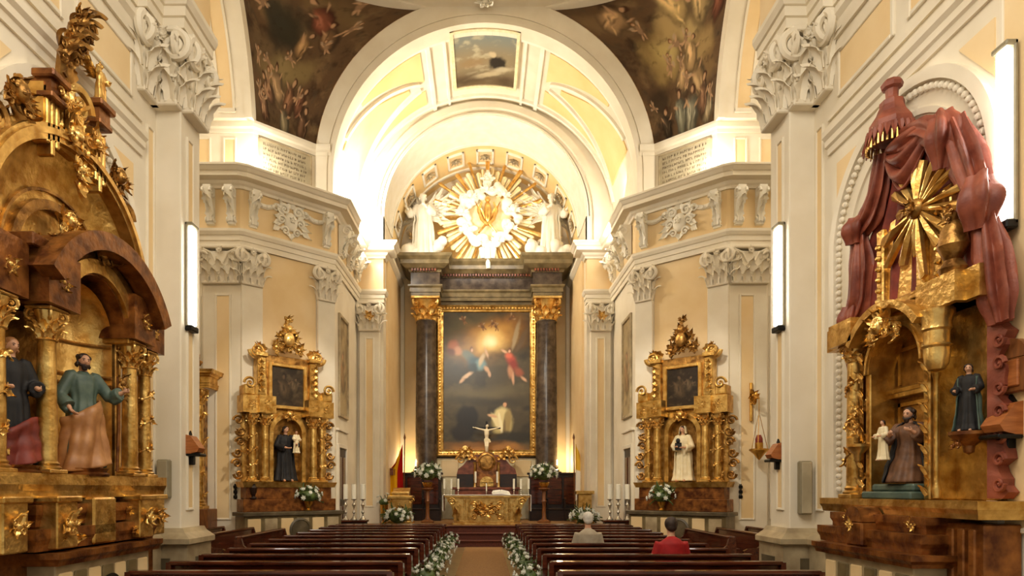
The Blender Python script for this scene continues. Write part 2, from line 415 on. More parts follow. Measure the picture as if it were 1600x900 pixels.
for s, sd in ((-1,'left'),(1,'right')):
    # ---------------- nave wall
    b = MB(); b.box(s*WX,s*5.3,1.2,9.55,0,10.6); b.box(s*4.5,s*5.3,9.55,9.65,0,10.6)
    b.box(s*WX,s*10.5,9.45,9.95,0,17)
    wall = struct('wall_'+sd, b, 'cream', f'cream plaster nave wall on the {sd}')
    rz = PI/2 if s < 0 else -PI/2
    for y0, y1 in ((7.22,8.38),(5.75,7.0),(4.4,5.5)): panel(wall,(s*WX,(y0+y1)/2,6.93),rz,y1-y0,.62,.06)
    panel(wall,(s*WX,8.83,1.5),rz,.2,5.3,.035)
    panel(wall,(s*WX,5.56,1.42),rz,.36,6.4,.05)
    b = MB()                                                 # string course
    b.sweep([(s*WX,1.2),(s*WX,8.6)],[(0,6.28),(.03,6.28),(.04,6.36),(.07,6.38),(.07,6.46),(.11,6.5),(.11,6.58),(0,6.58)],s)
    b.sweep([(s*WX,1.2),(s*WX,8.6)],[(0,6.74),(.03,6.74),(.03,6.8),(0,6.8)],s)
    b.sweep([(s*WX,1.2),(s*WX,8.98)],[(0,7.72),(.04,7.72),(.05,7.9),(.1,7.96),(.1,8.04),(0,8.04)],s)
    b.build('string_course','cream',wall)
    # arched recess mouldings round the side altar
    b = MB(); b.at((s*WX,7.1,0),rz)
    b.arch(0,4.85,1.28,1.4,-.07,.01,0,PI,40); b.arch(0,4.85,.98,1.04,-.03,.01,0,PI,36)
    for q in (-1,1): b.box(q*1.28,q*1.4,-.07,.01,1.2,4.85); b.box(q*.98,q*1.04,-.03,.01,1.2,4.85)
    for k in range(45):
        a = PI*k/44; b.ball((1.22*math.cos(a),-.03,4.85+1.22*math.sin(a)),(.038,.04,.038),6,5)
    for q in (-1,1):
        for k in range(36): b.ball((q*1.22,-.03,4.78-.085*k),(.036,.04,.036),6,5)
    b.build('bead_moulding','cream',wall,True)
    b = MB(); b.at((s*WX,7.1,0),rz)
    for q in (-1,1): b.prism([(q*1.3,6.08),(q*1.3,5.55),(q*.86,6.08)][::q],-.015,.01)
    b.build('spandrel_panel','ochre',wall)
    # ---------------- pier pilaster
    b = MB(); b.box(s*4.28,s*4.75,9.0,9.6,1.15,8.2,.015)
    pil = struct(f'trim_{tn+1}', b, 'cream', f'cream pilaster at the end of the {sd} nave wall'); tn += 1
    panel(pil,(s*4.28,9.26,1.5),rz,.22,5.35,.04)
    b = MB()
    b.sweep([(s*WX,8.3),(s*WX,9.0),(s*4.28,9.0),(s*4.28,9.62)],[(0,0),(.16,0),(.16,1.02),(.22,1.05),(.22,1.12),(.1,1.2),(.06,1.26),(0,1.26)],s)
    b.build('plinth','stone',pil)
    b = MB(); b.box(s*4.12,s*4.1,9.1,9.5,.2,.85); b.box(s*4.35,s*4.62,8.835,8.825,.2,.85); b.build('plinth_inset','darkstone',pil)
    capital(pil,(s*4.455,9.0,7.12),0,.38,.16,1.08,'cream',2,3)
    capital(pil,(s*4.28,9.3,7.12),rz,.55,.16,1.08,'cream',3,4)
    capital(pil,(s*WX,8.72,7.12),rz,.42,.1,1.08,'cream',2,5)
    b = MB(); pth = [(s*WX,1.2),(s*WX,8.5),(s*4.5,8.5),(s*4.5,8.9),(s*4.2,8.9),(s*4.2,9.75)]
    b.sweep(pth,ARCH,s); b.sweep(pth,CORN,s); b.build('entablature','cream',pil)
    b = MB(); b.sweep(pth,FRZ,s); b.build('frieze','ochre',pil)
    # ---------------- far piers of the crossing
    b = MB()
    b.prism([(s*10.5,17.0),(s*A2[0],17.0),(s*A2[0],16.95),(s*B2[0],18.7),(s*4.4,22.0),(s*5.2,22.4),(s*10.5,22.4)][::s],0,10.15,'z')
    b.box(s*10,s*10.6,9.6,17.4,0,17)
    far = struct(f'wall_{"far" if s<0 else "back"}_{sd}', b, 'cream', f'cream pier wall behind the {sd} side altar of the crossing')
    pth = [(s*10.2,17.0),(s*7.5,17.0),(s*7.5,16.85),(s*(A2[0]+.05),16.85),(s*A2[0]-s*.02,16.88),(s*B2[0],18.65),(s*4.35,21.95),(s*3.5,21.95),(s*3.5,22.3)]
    b = MB(); b.sweep(pth,ARCH,s); b.build('architrave','cream',far)
    b = MB(); b.sweep(pth,FRZ,s); b.build('frieze','ochre',far)
    b = MB(); b.sweep(pth,CORN,s); b.build('cornice','cream',far)
    b = MB(); b.box(s*6.4,s*7.45,16.86,17.05,0,7.2,.02); b.build('pilaster','cream',far)
    panel(far,(s*6.9,16.86,1.0),0,.42,5.95,.05)
    panel(far,(s*7.75,17.0,1.0),0,.42,5.95,.05)
    panel(far,(s*8.6,17.0,1.0),0,.9,6.4,.06)
    capital(far,(s*6.95,16.9,7.2),0,.98,.16,1.0,'cream',4,6)
    rzd = -s*DANG
    for t0, t1 in ((-.09,.48),(2.08,2.62)):
        p = spot_diag(s,(t0+t1)/2,0); b = MB(); b.at(p,rzd); b.box(-(t1-t0)/2,(t1-t0)/2,-.12,.05,0,7.2,.015); b.build('pilaster','cream',far)
        capital(far,spot_diag(s,(t0+t1)/2,.02,7.2),rzd,(t1-t0),.15,1.0,'cream',3,7)
    b = MB(); b.at(spot_diag(s,1.28,0),rzd); b.box(-.78,.78,-.02,.02,1.0,8.2); b.build('wall_field','ochre',far)
    # cartouche and swags on the diagonal frieze
    b = MB(); b.at(spot_diag(s,1.28,.03,9.28),rzd)
    b.ball((0,-.05,-.08),(.2,.1,.26),16,10)
    for q in (-1,1):
        for (x,z,r,a,g) in ((.2,.22,.15,0,1),(.27,-.08,.13,PI,-1),(.17,-.36,.12,0,1),(.42,.2,.1,2,-1)): b.scroll((q*x,-.08,z),(q,0,0),(0,0,1),r,1.5,.3,a,g,6,20)
        for k in range(5): b.leaf((q*(.15+.05*k),-.06,.25-.13*k),(q,0,.7-.4*k),(0,-1,0),.34,.17,.5,3,7)
        pts = [(q*(.4+.14*k),-.06,.26-.13*math.sin(PI*k/5)) for k in range(6)]
        b.tube(pts,[.05,.065,.07,.07,.06,.05],7)
        for p in pts: b.ball((p[0],p[1]-.05,p[2]),(.05,.04,.05),6,5)
        b.leaf((q*1.1,-.05,.26),(q*.3,0,-1),(0,-1,0),.3,.12,.4)
    b.leaf((0,-.05,.3),(0,0,1),(0,-1,0),.3,.24,.7); b.rosette((0,-.16,-.06),(0,-1,0),.12,5)
    b.leaf((0,-.05,-.4),(0,0,-1),(0,-1,0),.24,.2,.4)
    b.build('cartouche','white',far,True)
    # paired scroll consoles in the frieze over the pilasters
    def console(loc, rz_, w=.2):
        b = MB(); b.at(loc, rz_)
        b.prism([(0,0),(-.1,.02),(-.12,.3),(-.22,.55),(-.34,.8),(-.34,.95),(0,.95)],-w/2,w/2,'x')
        b.M = b.M @ Matrix.Identity(4)
        for x in (-w/2,w/2):
            b.scroll((x,-.24,.76),(0,-1,0),(0,0,1),.15,1.6,.25,0,1,6,20); b.scroll((x,-.1,.14),(0,-1,0),(0,0,1),.09,1.4,.25,PI,1,6,16)
        b.leaf((0,-.13,.1),(0,-.1,1),(0,-1,0),.55,w*.9,.6); b.leaf((0,-.3,.5),(0,-.5,1),(0,-1,0),.34,w,.7)
        b.build('console','white',far,True)
    for x in (6.65,7.2,7.9): console((s*x,16.86,8.74),0)
    console(spot_diag(s,2.35,.02,8.74),rzd); console(spot_diag(s,.22,.02,8.74),rzd)
    for y in (19.2,20.3,21.4): console((s*4.36,y,8.74),rz,.3)
    b = MB(); b.at((s*4.4,20.4,0),rz); 
    for yy in (-1.0,-.1,.8):
        b.clump((yy,-.1,9.2),.45,9,int(40+yy*10)); 
    b.build('frieze_carving','white',far,True)
    # attic over the cornice
    b = MB(); pa = [(s*10.2,17.1),(s*6.2,17.1),(s*4.85,18.3),(s*4.4,18.3),(s*4.4,22.2)]
    b.sweep(pa,[(-.8,10.1),(0,10.1),(0,11.35),(-.8,11.35)],s)
    att = b.build('attic','cream',far)
    b = MB(); b.sweep(pa[:4],[(-.1,11.33),(.03,11.33),(.05,11.42),(.1,11.46),(.12,11.55),(.12,11.62),(-.1,11.62)],s); b.build('attic_cornice','cream',far)
    for x in (6.82,7.5,8.3): panel(far,(s*x,17.1,10.45),0,.36,.75,.05)
    q0 = V((s*6.2,17.1,0)); q1 = V((s*4.85,18.3,0)); mid = (q0+q1)/2; az = math.atan2(abs(q1.y-q0.y),abs(q1.x-q0.x))*-s
    pl = thing('inscribed_plaque', f'grey lettered plaque above the cornice on the {sd} of the arch', 'plaque', (mid.x,mid.y,10.3), az)
    b = MB(); b.box(-.74,.74,-.04,0,.02,.95,.01); b.build('slab','plaque',pl)
    b = MB()
    for z0,z1,x0,x1 in ((.0,.04,-.77,.77),(.93,.97,-.77,.77),(0,.97,-.77,-.73),(0,.97,.73,.77)): b.box(x0,x1,-.055,0,z0,z1)
    b.build('rim','stone',pl)
    b = MB(); R = random.Random(5+s)
    for r in range(6):                                       # worn, unreadable marks where the lines of lettering are
        x = -.64
        while x < .6:
            w = R.uniform(.02,.05); z = .8-.13*r; b.box(x,x+w*.35,-.044,-.03,z,z+.07); b.box(x,x+w,-.044,-.03,z+R.choice((0,.03,.058)),z+R.choice((0,.03,.058))+.012)
            x += w+R.choice((.016,.02,.05))
    b.build('worn_lettering','marks',pl)
    # transept arch: face ring and soffit
    yc, z0 = 11.1, 11.0
    b = MB()
    b.at((0,yc,0),PI/2); a_end = math.acos(-1.6/5.75)
    # local x = world y (from yc), local y = -world x
    b.arch(0,z0,5.72,6.05,min(-s*6.12,-s*6.3),max(-s*6.12,-s*6.3),.1,a_end,40)
    b.arch(0,z0,5.75,6.4,min(-s*6.2,-s*10),max(-s*6.2,-s*10),.1,a_end,40)
    tr = struct(f'ceiling_transept_{sd}', b, 'cream', f'cream arch of the {sd} transept', True)
    b = MB(); b.at((0,yc,0),PI/2)
    b.arch(0,z0,5.735,5.8,min(-s*6.6,-s*6.95),max(-s*6.6,-s*6.95),math.radians(8),math.radians(60),30); b.build('inset_panel','ochre',tr,True)
    b = MB(); b.at((0,yc,0),PI/2)
    for x0,x1 in ((6.55,6.61),(6.94,7.0)): b.arch(0,z0,5.71,5.8,min(-s*x0,-s*x1),max(-s*x0,-s*x1),math.radians(7.4),math.radians(60),30)
    b.arch(0,z0,5.71,5.8,min(-s*6.55,-s*7.0),max(-s*6.55,-s*7.0),math.radians(7),math.radians(8),2)
    b.build('panel_moulding','cream',tr,True)
# ---------------- pendentives with their frescoes
def pend(s):
    zs0, zs1 = 11.6, 15.55; cc = V((0,12.0))
    def pos(u, v):
        z = zs0+(zs1-zs0)*v
        L = V((-6.2, 11.1+math.sqrt(6.0**2-(z-11.0)**2))); Rr = V((-math.sqrt(max(.01,4.86**2-(z-11.05)**2)), 18.32))
        if s > 0: u = 1-u
        a, c = L-cc, Rr-cc
        a0 = math.atan2(a.y,a.x); a1 = math.atan2(c.y,c.x); ang = a0+(a1-a0)*u
        rr = a.length+(c.length-a.length)*u+.35*math.sin(PI*u)*v
        x = cc.x+rr*math.cos(ang); y = cc.y+rr*math.sin(ang)
        return V((x if s < 0 else -x, y, z))
    return pos
def fresco(seed, s):
    def f(u, v):
        c = Canvas(u, v, (98,74,50), seed, 1.1, .035); R = random.Random(seed)
        c.cloud((62,44,30), -.1, .5, .8, seed+1); c.cloud((138,112,76), .0, .6, .55, seed+2); c.cloud((84,70,52), .1, .5, .5, seed+3, 4, 5)
        SK = (186,146,108)
        if s < 0:
            c.blob(.42,.66,.2,.15,(48,46,34),20,.7,.9); c.blob(.33,.74,.12,.12,(56,52,40),0,.7,.9)
            for b in ((.45,.42,.26,.11,(148,128,84),8),(.3,.33,.24,.1,(126,104,68),-20),(.62,.46,.18,.09,(132,112,72),25),(.2,.5,.16,.1,(104,84,58),0),(.6,.9,.3,.08,(120,96,62),-10),(.3,.1,.3,.08,(96,76,52),0)): c.blob(*b[:4],b[4],b[5],.8,.85)
            for x,y,h,col,an in ((.16,.84,.26,(150,98,64),-30),(.3,.9,.22,(120,84,54),30),(.64,.82,.24,(130,76,54),55),(.74,.72,.2,(120,90,60),20),(.58,.62,.2,(150,116,76),-25),(.4,.3,.24,(158,128,92),25),(.54,.24,.26,(120,84,58),-20),(.28,.24,.22,(128,92,66),40),(.68,.24,.22,(110,72,50),-30),(.5,.08,.24,(130,118,92),-5),(.2,.12,.22,(104,74,52),15),(.75,.1,.24,(92,66,46),-10)): c.person(x,y,h,col,an,SK,seed=int(x*100))
            for k in range(12): c.putto(R.uniform(.12,.85),R.uniform(.15,.97),R.uniform(.09,.13),R.uniform(-60,60),SK,k)
        else:
            for b in ((.34,.56,.2,.17,(168,142,88),-20),(.38,.6,.12,.1,(190,166,106),-10),(.7,.5,.2,.13,(166,138,90),10),(.62,.66,.14,.1,(182,156,104),-10),(.5,.76,.2,.1,(176,148,96),30),(.2,.3,.16,.12,(62,48,34),10),(.78,.38,.16,.1,(128,102,66),0),(.15,.86,.2,.07,(126,100,68),-20)): c.blob(*b[:4],b[4],b[5],.6,.92)
            for x,y,h,col,an in ((.2,.86,.24,(166,132,92),-60),(.56,.86,.34,(184,154,100),12),(.74,.78,.3,(176,148,100),-8),(.9,.92,.24,(146,70,54),10),(.88,.7,.22,(120,72,50),-10),(.52,.38,.26,(158,128,88),-45),(.7,.34,.28,(150,122,84),25),(.62,.5,.22,(172,140,96),-20),(.45,.13,.3,(120,116,96),5),(.6,.12,.32,(136,130,108),-5),(.82,.14,.28,(154,136,104),20),(.75,.2,.24,(112,82,58),-10),(.25,.1,.24,(70,56,40),0)): c.person(x,y,h,col,an,SK,seed=int(x*100))
            for k in range(11): c.putto(R.uniform(.1,.9),R.uniform(.2,.97),R.uniform(.09,.13),R.uniform(-60,60),SK,k)
        c.cloud((44,32,22), .2, .7, .5, seed+7, 5, 6)
        return c.c
    return f
for s, sd, sdd in ((-1,'left',31),(1,'right',47)):
    o = painted('ceiling_pendentive_'+sd, pend(s), 200, 220, fresco(sdd, s), M['fresco']); o['kind'] = 'structure'
    o['label'] = f'painted pendentive of dark clouds and figures {sd} of the arch'; o['category'] = 'ceiling painting'
    pf = pend(s); b = MB()                                   # gilt line along the edge against the arch
    e = 1 if s < 0 else 0
    b.tube([pf(e,k/30) for k in range(31)], .035, 6); b.build('gilt_edge','goldd',o,True)
    e = 1-e; b = MB(); b.tube([pf(e,k/30) for k in range(31)], .05, 6); b.build('edge_moulding','cream',o,True)
# ---------------- dome ring and dome
b = MB(); b.lathe([(9,15.6),(6.62,15.52),(6.5,15.56),(6.5,15.72),(6.4,15.78),(6.4,15.95),(6.2,16.05),(6.1,16.25),(6.3,16.4),(6.3,17.2),(6.2,17.4)],72,(0,12.0,0))
R_ = 6.2; b.lathe([(R_*math.cos(a*PI/24), 17.4+R_*.9*math.sin(a*PI/24)) for a in range(0,12)]+[(0.001,17.4+R_*.9)],48,(0,12.0,0))
dm = struct('ceiling_dome', b, 'cream', 'cream dome and its ring over the crossing', True)
b = MB(); b.at((0,18.2,15.6)); b.clump((0,-.1,0),.42,9,71,(0,-1,0)); b.build('keystone_carving','white',dm,True)
# ---------------- chancel arch and vault
def arc_pts(cz, r, n, a0=0., a1=PI): return [(r*math.cos(a0+(a1-a0)*i/n), cz+r*math.sin(a0+(a1-a0)*i/n)) for i in range(n+1)]
def arc_plate(b, inner, outer, y0, y1):
    n = len(inner); vs = []; fs = []
    for i in range(n):
        for p, y in ((inner[i],y0),(outer[i],y0),(outer[i],y1),(inner[i],y1)): vs.append((p[0],y,p[1]))
    for i in range(n-1):
        for k in range(4): fs.append((i*4+k,i*4+(k+1)%4,i*4+4+(k+1)%4,i*4+4+k))
    fs += [(0,1,2,3), tuple(range((n-1)*4,n*4))]
    b.add(vs, fs)
def stilt(pts, z): return [(pts[0][0],z)]+pts+[(pts[-1][0],z)]
N = 64
b = MB()
arc_plate(b, stilt(arc_pts(10.75,4.36,N),10.1), stilt(arc_pts(11.05,4.86,N),10.1), 18.28, 18.75)
arc_plate(b, stilt(arc_pts(10.75,4.33,N),10.1), stilt(arc_pts(10.75,4.42,N),10.1), 18.2, 18.3)
arc_plate(b, stilt(arc_pts(10.85,4.52,N),10.1), stilt(arc_pts(10.85,4.56,N),10.1), 18.25, 18.3)
arch = struct('trim_%d'%(tn+1), b, 'cream', 'great cream arch before the altar', True); tn += 1
b = MB(); arc_plate(b, arc_pts(11.05,4.84,N), arc_pts(11.05,7,N), 18.5, 18.6); b.build('arch_wall','cream',arch)
b = MB()
arc_plate(b, stilt(arc_pts(10.75,4.45,N),10.1), stilt(arc_pts(10.75,4.9,N),10.1), 18.7, 22.2)
vault = struct('ceiling_chancel', b, 'cream', 'cream barrel vault over the altar with ochre fields', True)
def vpt(t, y, r): return V((-r*math.sin(t), y, 10.75+r*math.cos(t)))       # t: angle from the crown, + to the left
def vpatch(f0, f1, t0, t1, n=24, r0=4.41, r1=4.47):
    """raised field between depth curves f0(t) and f1(t)"""
    b = MB(); vs = []; fs = []
    for i in range(n+1):
        t = t0+(t1-t0)*i/n
        for r, f in ((r0,f0),(r0,f1),(r1,f1),(r1,f0)): vs.append(vpt(t,f(i/n),r))
    for i in range(n):
        for k in range(4): fs.append((i*4+k,i*4+(k+1)%4,i*4+4+(k+1)%4,i*4+4+k))
    fs += [(0,1,2,3), tuple(range(n*4,n*4+4))]
    b.add(vs, fs); return b
for q in (-1,1):
    d2 = math.radians
    vpatch(lambda k: 18.95, lambda k: 20.3-1.2*k**.8, q*d2(26), q*d2(56)).build('vault_field','ochre2',vault,True)
    vpatch(lambda k: 20.75+.55*k, lambda k: 21.45, q*d2(26), q*d2(58)).build('vault_field','ochre2',vault,True)
    vpatch(lambda k: 20.3-1.1*sm(k)**.7, lambda k: 20.5+.9*k, q*d2(33), q*d2(74)).build('vault_field','ochre2',vault,True)
    for t, w in ((15.5,.5),(22,.8)): vpatch(lambda k: 18.75, lambda k: 22, q*d2(t), q*d2(t+w*2), 4, 4.37).build('vault_rib','white',vault,True)
    for f in (lambda k: 20.25-1.2*k**.8, lambda k: 20.55+.9*k): vpatch(f, lambda k, f=f: f(k)+.13, q*d2(28), q*d2(70), 24, 4.37).build('vault_rib','white',vault,True)
    vpatch(lambda k: 18.75, lambda k: 18.87, q*d2(14), q*d2(80), 24, 4.38).build('vault_rib','white',vault,True)
vpatch(lambda k: 21.62, lambda k: 21.72, d2(-80), d2(80), 40, 4.36).build('vault_rib','white',vault,True)
# the painting in the vault
def vaultpaint(u, v):
    c = Canvas(u, v, (150,134,104), 91, 1.05, .02)
    c.mix(sm(v,.5,1.)*.9, (128,140,138)); c.cloud((196,186,156), .0, .45, .8, 93, 1.5, 3)
    c.mix(sm(.45-v,0,.35)*.8, (96,78,54)); c.blob(.3,.45,.3,.1,(150,124,88),8,.7,.8); c.blob(.5,.2,.4,.05,(196,180,146),12,.6,.9)
    c.blob(.7,.43,.17,.15,(50,42,34),10,.3,1); c.blob(.62,.58,.07,.06,(206,186,150),0,.4,1); c.blob(.78,.32,.2,.05,(206,192,160),12,.6,.8)
    c.blob(.2,.12,.3,.1,(80,64,44),0,.7,.8); c.blob(.85,.1,.2,.1,(84,66,46),0,.7,.8)
    c.c *= .8
    return c.c
vp = thing('vault_painting', 'painting of a dark robed figure among grey clouds in the vault', 'painting', (0,19.8,15.05))
o = painted('canvas', lambda u,v: vpt(math.radians(12.6)*(1-2*u), 21.05-2.5*v, 4.36)-V(vp.location), 60, 60, vaultpaint, M['fresco'], vp)
for nm, t0, t1, y0, y1 in (('frame',-13.6,-12.4,18.45,21.15),('frame',12.4,13.6,18.45,21.15),('frame',-13.6,13.6,21.03,21.15),('frame',-13.6,13.6,18.45,18.55)):
    o = vpatch(lambda k: y0, lambda k: y1, d2(t0), d2(t1), 8, 4.33, 4.46); o.v = [tuple(V(p)-V(vp.location)) for p in o.v]; o.build(nm,'creamc',vp,True)
# ---------------- altar niche
b = MB()
for s in (-1,1): b.box(s*3.5,s*5.2,22.03,26.6,0,11.4)
b.box(-5.2,5.2,26.2,26.8,0,15.5)
arc_plate(b, stilt(arc_pts(11.2,3.5,N),10.1), stilt(arc_pts(10.75,4.6,N),10.1), 22.0, 22.3)
nic = struct('wall_back', b, 'cream', 'cream walls of the recess behind the altar')
b = MB(); arc_plate(b, arc_pts(11.2,3.5,N), arc_pts(11.2,3.9,N), 22.2, 26.4); b.build('recess_vault','ochre2',nic,True)
b = MB(); arc_plate(b, arc_pts(11.2,3.47,N), arc_pts(11.2,3.6,N), 22.0, 23.75); b.build('recess_vault_band','white',nic,True)
b = MB(); arc_plate(b, stilt(arc_pts(11.15,3.72,N),10.1), stilt(arc_pts(11.1,3.98,N),10.1), 21.86, 22.05); arc_plate(b, stilt(arc_pts(11.2,3.5,N),10.1), stilt(arc_pts(11.2,3.56,N),10.1), 21.95, 22.05); b.build('archivolt','cream',nic,True)
b = MB(); arc_plate(b, arc_pts(11.2,3.44,N), arc_pts(11.2,3.6,N), 23.75, 23.9); arc_plate(b, arc_pts(11.2,3.44,N), arc_pts(11.2,3.6,N), 25.55, 25.68); b.build('recess_moulding','white',nic,True)
for k in range(-4,5):                                        # coffers
    t = math.radians(19.0*k)
    Mx = Matrix.Translation((0,24.75,11.2)) @ Matrix.Rotation(t,4,'Y') @ Matrix.Translation((0,0,3.5))
    b = MB(); b.M = Mx
    h = .34
    for x0,x1,y0,y1 in ((-h,h,-h*1.5,-h*1.5+.08),(-h,h,h*1.5-.08,h*1.5),(-h,-h+.08,-h*1.5,h*1.5),(h-.08,h,-h*1.5,h*1.5)): b.box(x0,x1,y0,y1,-.07,.02,.01)
    b.build('coffer_frame','white',nic)
    b = MB(); b.M = Mx; b.box(-h+.07,h-.07,-h*1.5+.07,h*1.5-.07,-.01,.03); b.build('coffer_field','ochre',nic)
    b = MB(); b.M = Mx
    for i in range(8): a = 2*PI*i/8+.39; b.leaf((0,0,-.02),(math.cos(a),1.4*math.sin(a),0),(0,0,-1),.26,.13,.4,2,5)
    b.ball((0,0,-.05),.06,8,6); b.build('coffer_rosette','goldd' if False else 'stone',nic,True)
b = MB(); b.box(-3.5,3.5,26.12,26.25,0.6,10.4); b.build('recess_field','ochre',nic)
for s in (-1,1):
    b = MB(); b.box(s*3.42,s*3.52,22.6,26.1,.6,10.4); b.build('recess_field','ochre',nic)
    b = MB(); b.box(s*3.6,s*4.3,21.86,22.05,.63,7.2,.02); pl = b.build('pilaster','cream',nic)
    panel(nic,(s*3.95,21.86,1.2),0,.32,5.8,.05)
    capital(nic,(s*3.95,21.9,7.2),0,.72,.15,1.0,'cream',3,12)
    b = MB(); b.at((s*3.95,21.8,7.7)); b.clump((0,-.08,0),.26,8,13); b.build('capital_gilding','goldb',nic,True)
    b = MB(); b.sweep([(s*3.5,22.1),(s*3.5,26.1)],[(0,9.9),(.1,9.95),(.2,10.05),(.22,10.15),(0,10.15)],s); b.build('recess_cornice','cream',nic)
    b = MB(); b.box(s*3.28,s*3.5,25.9,26.15,.6,10.1); b.build('recess_strip','cream',nic)
b = MB(); b.prism(arc_pts(11.2,2.74,48),26.1,26.22); b.build('lunette_field','ochre2',nic)
b = MB(); arc_plate(b, arc_pts(11.2,2.72,N), arc_pts(11.2,2.86,N), 26.0, 26.22); b.build('lunette_moulding','white',nic,True)
for k in range(-3,4):
    t = math.radians(24*k); b = MB(); b.at((3.12*math.sin(t),26.18,11.2+3.12*math.cos(t)),0,0,t); b.clump((0,-.04,0),.24,7,90+k); b.build('lunette_carving','ochre2',nic,True)
# ---------------- chancel side walls: doors
dn = 1
for s, sd in ((-1,'left'),(1,'right')):
    rz = PI/2 if s < 0 else -PI/2
    b = MB(); b.at((s*4.4,19.55,0),rz); b.box(-.5,.5,-.03,.02,0,3.05)
    dr = struct(f'door_{dn}', b, 'woodd', f'dark doorway in the {sd} side wall beside the altar'); dn += 1
    b = MB(); b.at((s*4.4,19.55,0),rz); b.box(-.62,-.5,-.08,.02,0,3.17,.01); b.box(.5,.62,-.08,.02,0,3.17,.01); b.box(-.5,.5,-.08,.02,3.05,3.17,.01); b.box(-.7,.7,-.1,.02,3.55,3.62,.01); b.box(-.62,.62,-.05,.02,3.17,3.55,.01)
    b.build('door_frame','cream',dr)
    for k in (-1,1):
        b = MB(); b.at((s*4.4,19.55,0),rz); b.box(k*.06,k*.42,-.05,0,.3,1.3,.02); b.box(k*.06,k*.42,-.05,0,1.5,2.8,.02); b.build('door_panel','wood',dr)
# ================================================================ FIGURES
def hand(mb, w, d, palm, L):
    """five-fingered hand: wrist w, pointing d, palm facing `palm`, length L; fingers curl towards the palm"""
    w = V(w); d = V(d).normalized(); n = V(palm); n = (n-d*n.dot(d)).normalized(); sd = d.cross(n)
    mb.tube([w-d*L*.15, w+d*L*.1, w+d*L*.32, w+d*L*.48],[L*.15,L*.19,L*.24,L*.2],8,.5)
    for k,(x,l) in enumerate(((-.17,.4),(-.06,.5),(.06,.47),(.17,.37))):
        q = w+d*L*.44+sd*x*L
        mb.tube([q, q+d*l*L*.45+n*L*.03, q+d*l*L*.75+n*L*.14, q+d*l*L*.85+n*L*.27],[L*.06,L*.058,L*.052,L*.042],6)
    q = w+d*L*.12-sd*L*.2
    mb.tube([q, q+d*L*.12-sd*L*.1+n*L*.05, q+d*L*.28-sd*L*.12+n*L*.13, q+d*L*.38-sd*L*.08+n*L*.18],[L*.09,L*.075,L*.06,L*.045],6)
def head_mesh(mb, c, r, turn=0., tilt=0., nod=0.):
    """skull, jaw, brow, nose, mouth and ears; c = centre, r = half the head height, facing -Y"""
    old = mb.M.copy(); mb.M = old @ Matrix.Translation(V(c)) @ Matrix.Rotation(turn,4,'Z') @ Matrix.Rotation(tilt,4,'Y') @ Matrix.Rotation(nod,4,'X')
    def f(u, v):
        a = 2*PI*u; bb = PI*(v-.5); x = math.cos(bb)*math.sin(a); y = -math.cos(bb)*math.cos(a); z = math.sin(bb)
        front = max(0,-y)
        wx = .74*(1-.18*max(0,-z)); X = x*wx; Y = y*(.86-.1*max(0,-z)*(y>0)); Z = z
        for q in (-1,1): Y += .12*math.exp(-((x-q*.34)**2+(z-.06)**2)/.018)*front      # eye sockets
        Y -= .05*math.exp(-((z-.26)**2)/.02)*front                                     # brow
        Y += .04*math.exp(-((z+.45)**2)/.003-(x**2)/.05)*front                         # mouth line
        Y -= .09*math.exp(-((z+.75)**2+x*x*.8)/.04)*front                              # chin
        return (X*r,Y*r,Z*r)
    mb.grid(f, 28, 20, True)
    mb.tube([(0,-.8*r,.2*r),(0,-.93*r,-.05*r),(0,-1.02*r,-.22*r),(0,-.86*r,-.28*r)],[.07*r,.1*r,.14*r,.1*r],8)
    for q in (-1,1): mb.ball((q*.74*r,.05*r,-.05*r),(.08*r,.15*r,.24*r),8,6); mb.ball((q*.27*r,-.7*r,.06*r),.1*r,8,6)
    mb.tube([(-.2*r,-.8*r,-.43*r),(0,-.86*r,-.41*r),(.2*r,-.8*r,-.43*r)],[.04*r,.07*r,.04*r],6)
    mb.M = old
def limb(mb, pts, rad, seg=10):
    out = []; rr = []
    for i in range(len(pts)-1):
        a, b = V(pts[i]), V(pts[i+1])
        for k in range(4): t = k/4; out.append(a+(b-a)*t); rr.append((rad[i]+(rad[i+1]-rad[i])*t)*(1+.12*math.sin(PI*t)*(i%2==1)))
    out.append(V(pts[-1])); rr.append(rad[-1]); mb.tube(out, rr, seg)
ARM = {-1: ((-.16,-.02,.64),(-.12,-.16,.6)), 1: ((.16,-.02,.64),(.12,-.16,.6))}
def interp(tab, z):
    if z <= tab[0][0]: return tab[0][1:]
    for p, q in zip(tab, tab[1:]):
        if z <= q[0]:
            t = (z-p[0])/(q[0]-p[0]); t = t*t*(3-2*t); return tuple(p[k]+(q[k]-p[k])*t for k in range(1,len(p)))
    return tab[-1][1:]
def robe_mesh(mb, H, tab, folds=9, amp=.02, seed=0, swing=.3, nu=72, nv=40, a0=0., a1=2*PI, off=0.):
    R = random.Random(seed); ph = [R.uniform(0,6.28) for _ in range(4)]
    z0, z1 = tab[0][0], tab[-1][0]; full = a1-a0 > 6.28
    def f(u, v):
        a = a0+(a1-a0)*u; z = z0+(z1-z0)*v; rx, ry, yo = interp(tab, z)
        k = (1-v)**.8
        m = amp*k*(math.sin(folds*a+ph[0]+swing*z*9)+.6*math.sin((folds*1.7//1)*a+ph[1]-swing*z*6)+.4*math.sin(3*a+ph[2]+4*z))
        return ((rx+m+off)*H*math.sin(a), (-(ry+m+off)*math.cos(a)+yo)*H, z*H)
    mb.grid(f, nu, nv, full)
    if full:                                  # close hem and collar
        n = nu; vs = [f(i/nu,0) for i in range(nu)]; mb.add(vs,[tuple(range(nu))]); vs = [f(i/nu,1) for i in range(nu)]; mb.add(vs,[tuple(range(nu))[::-1]])
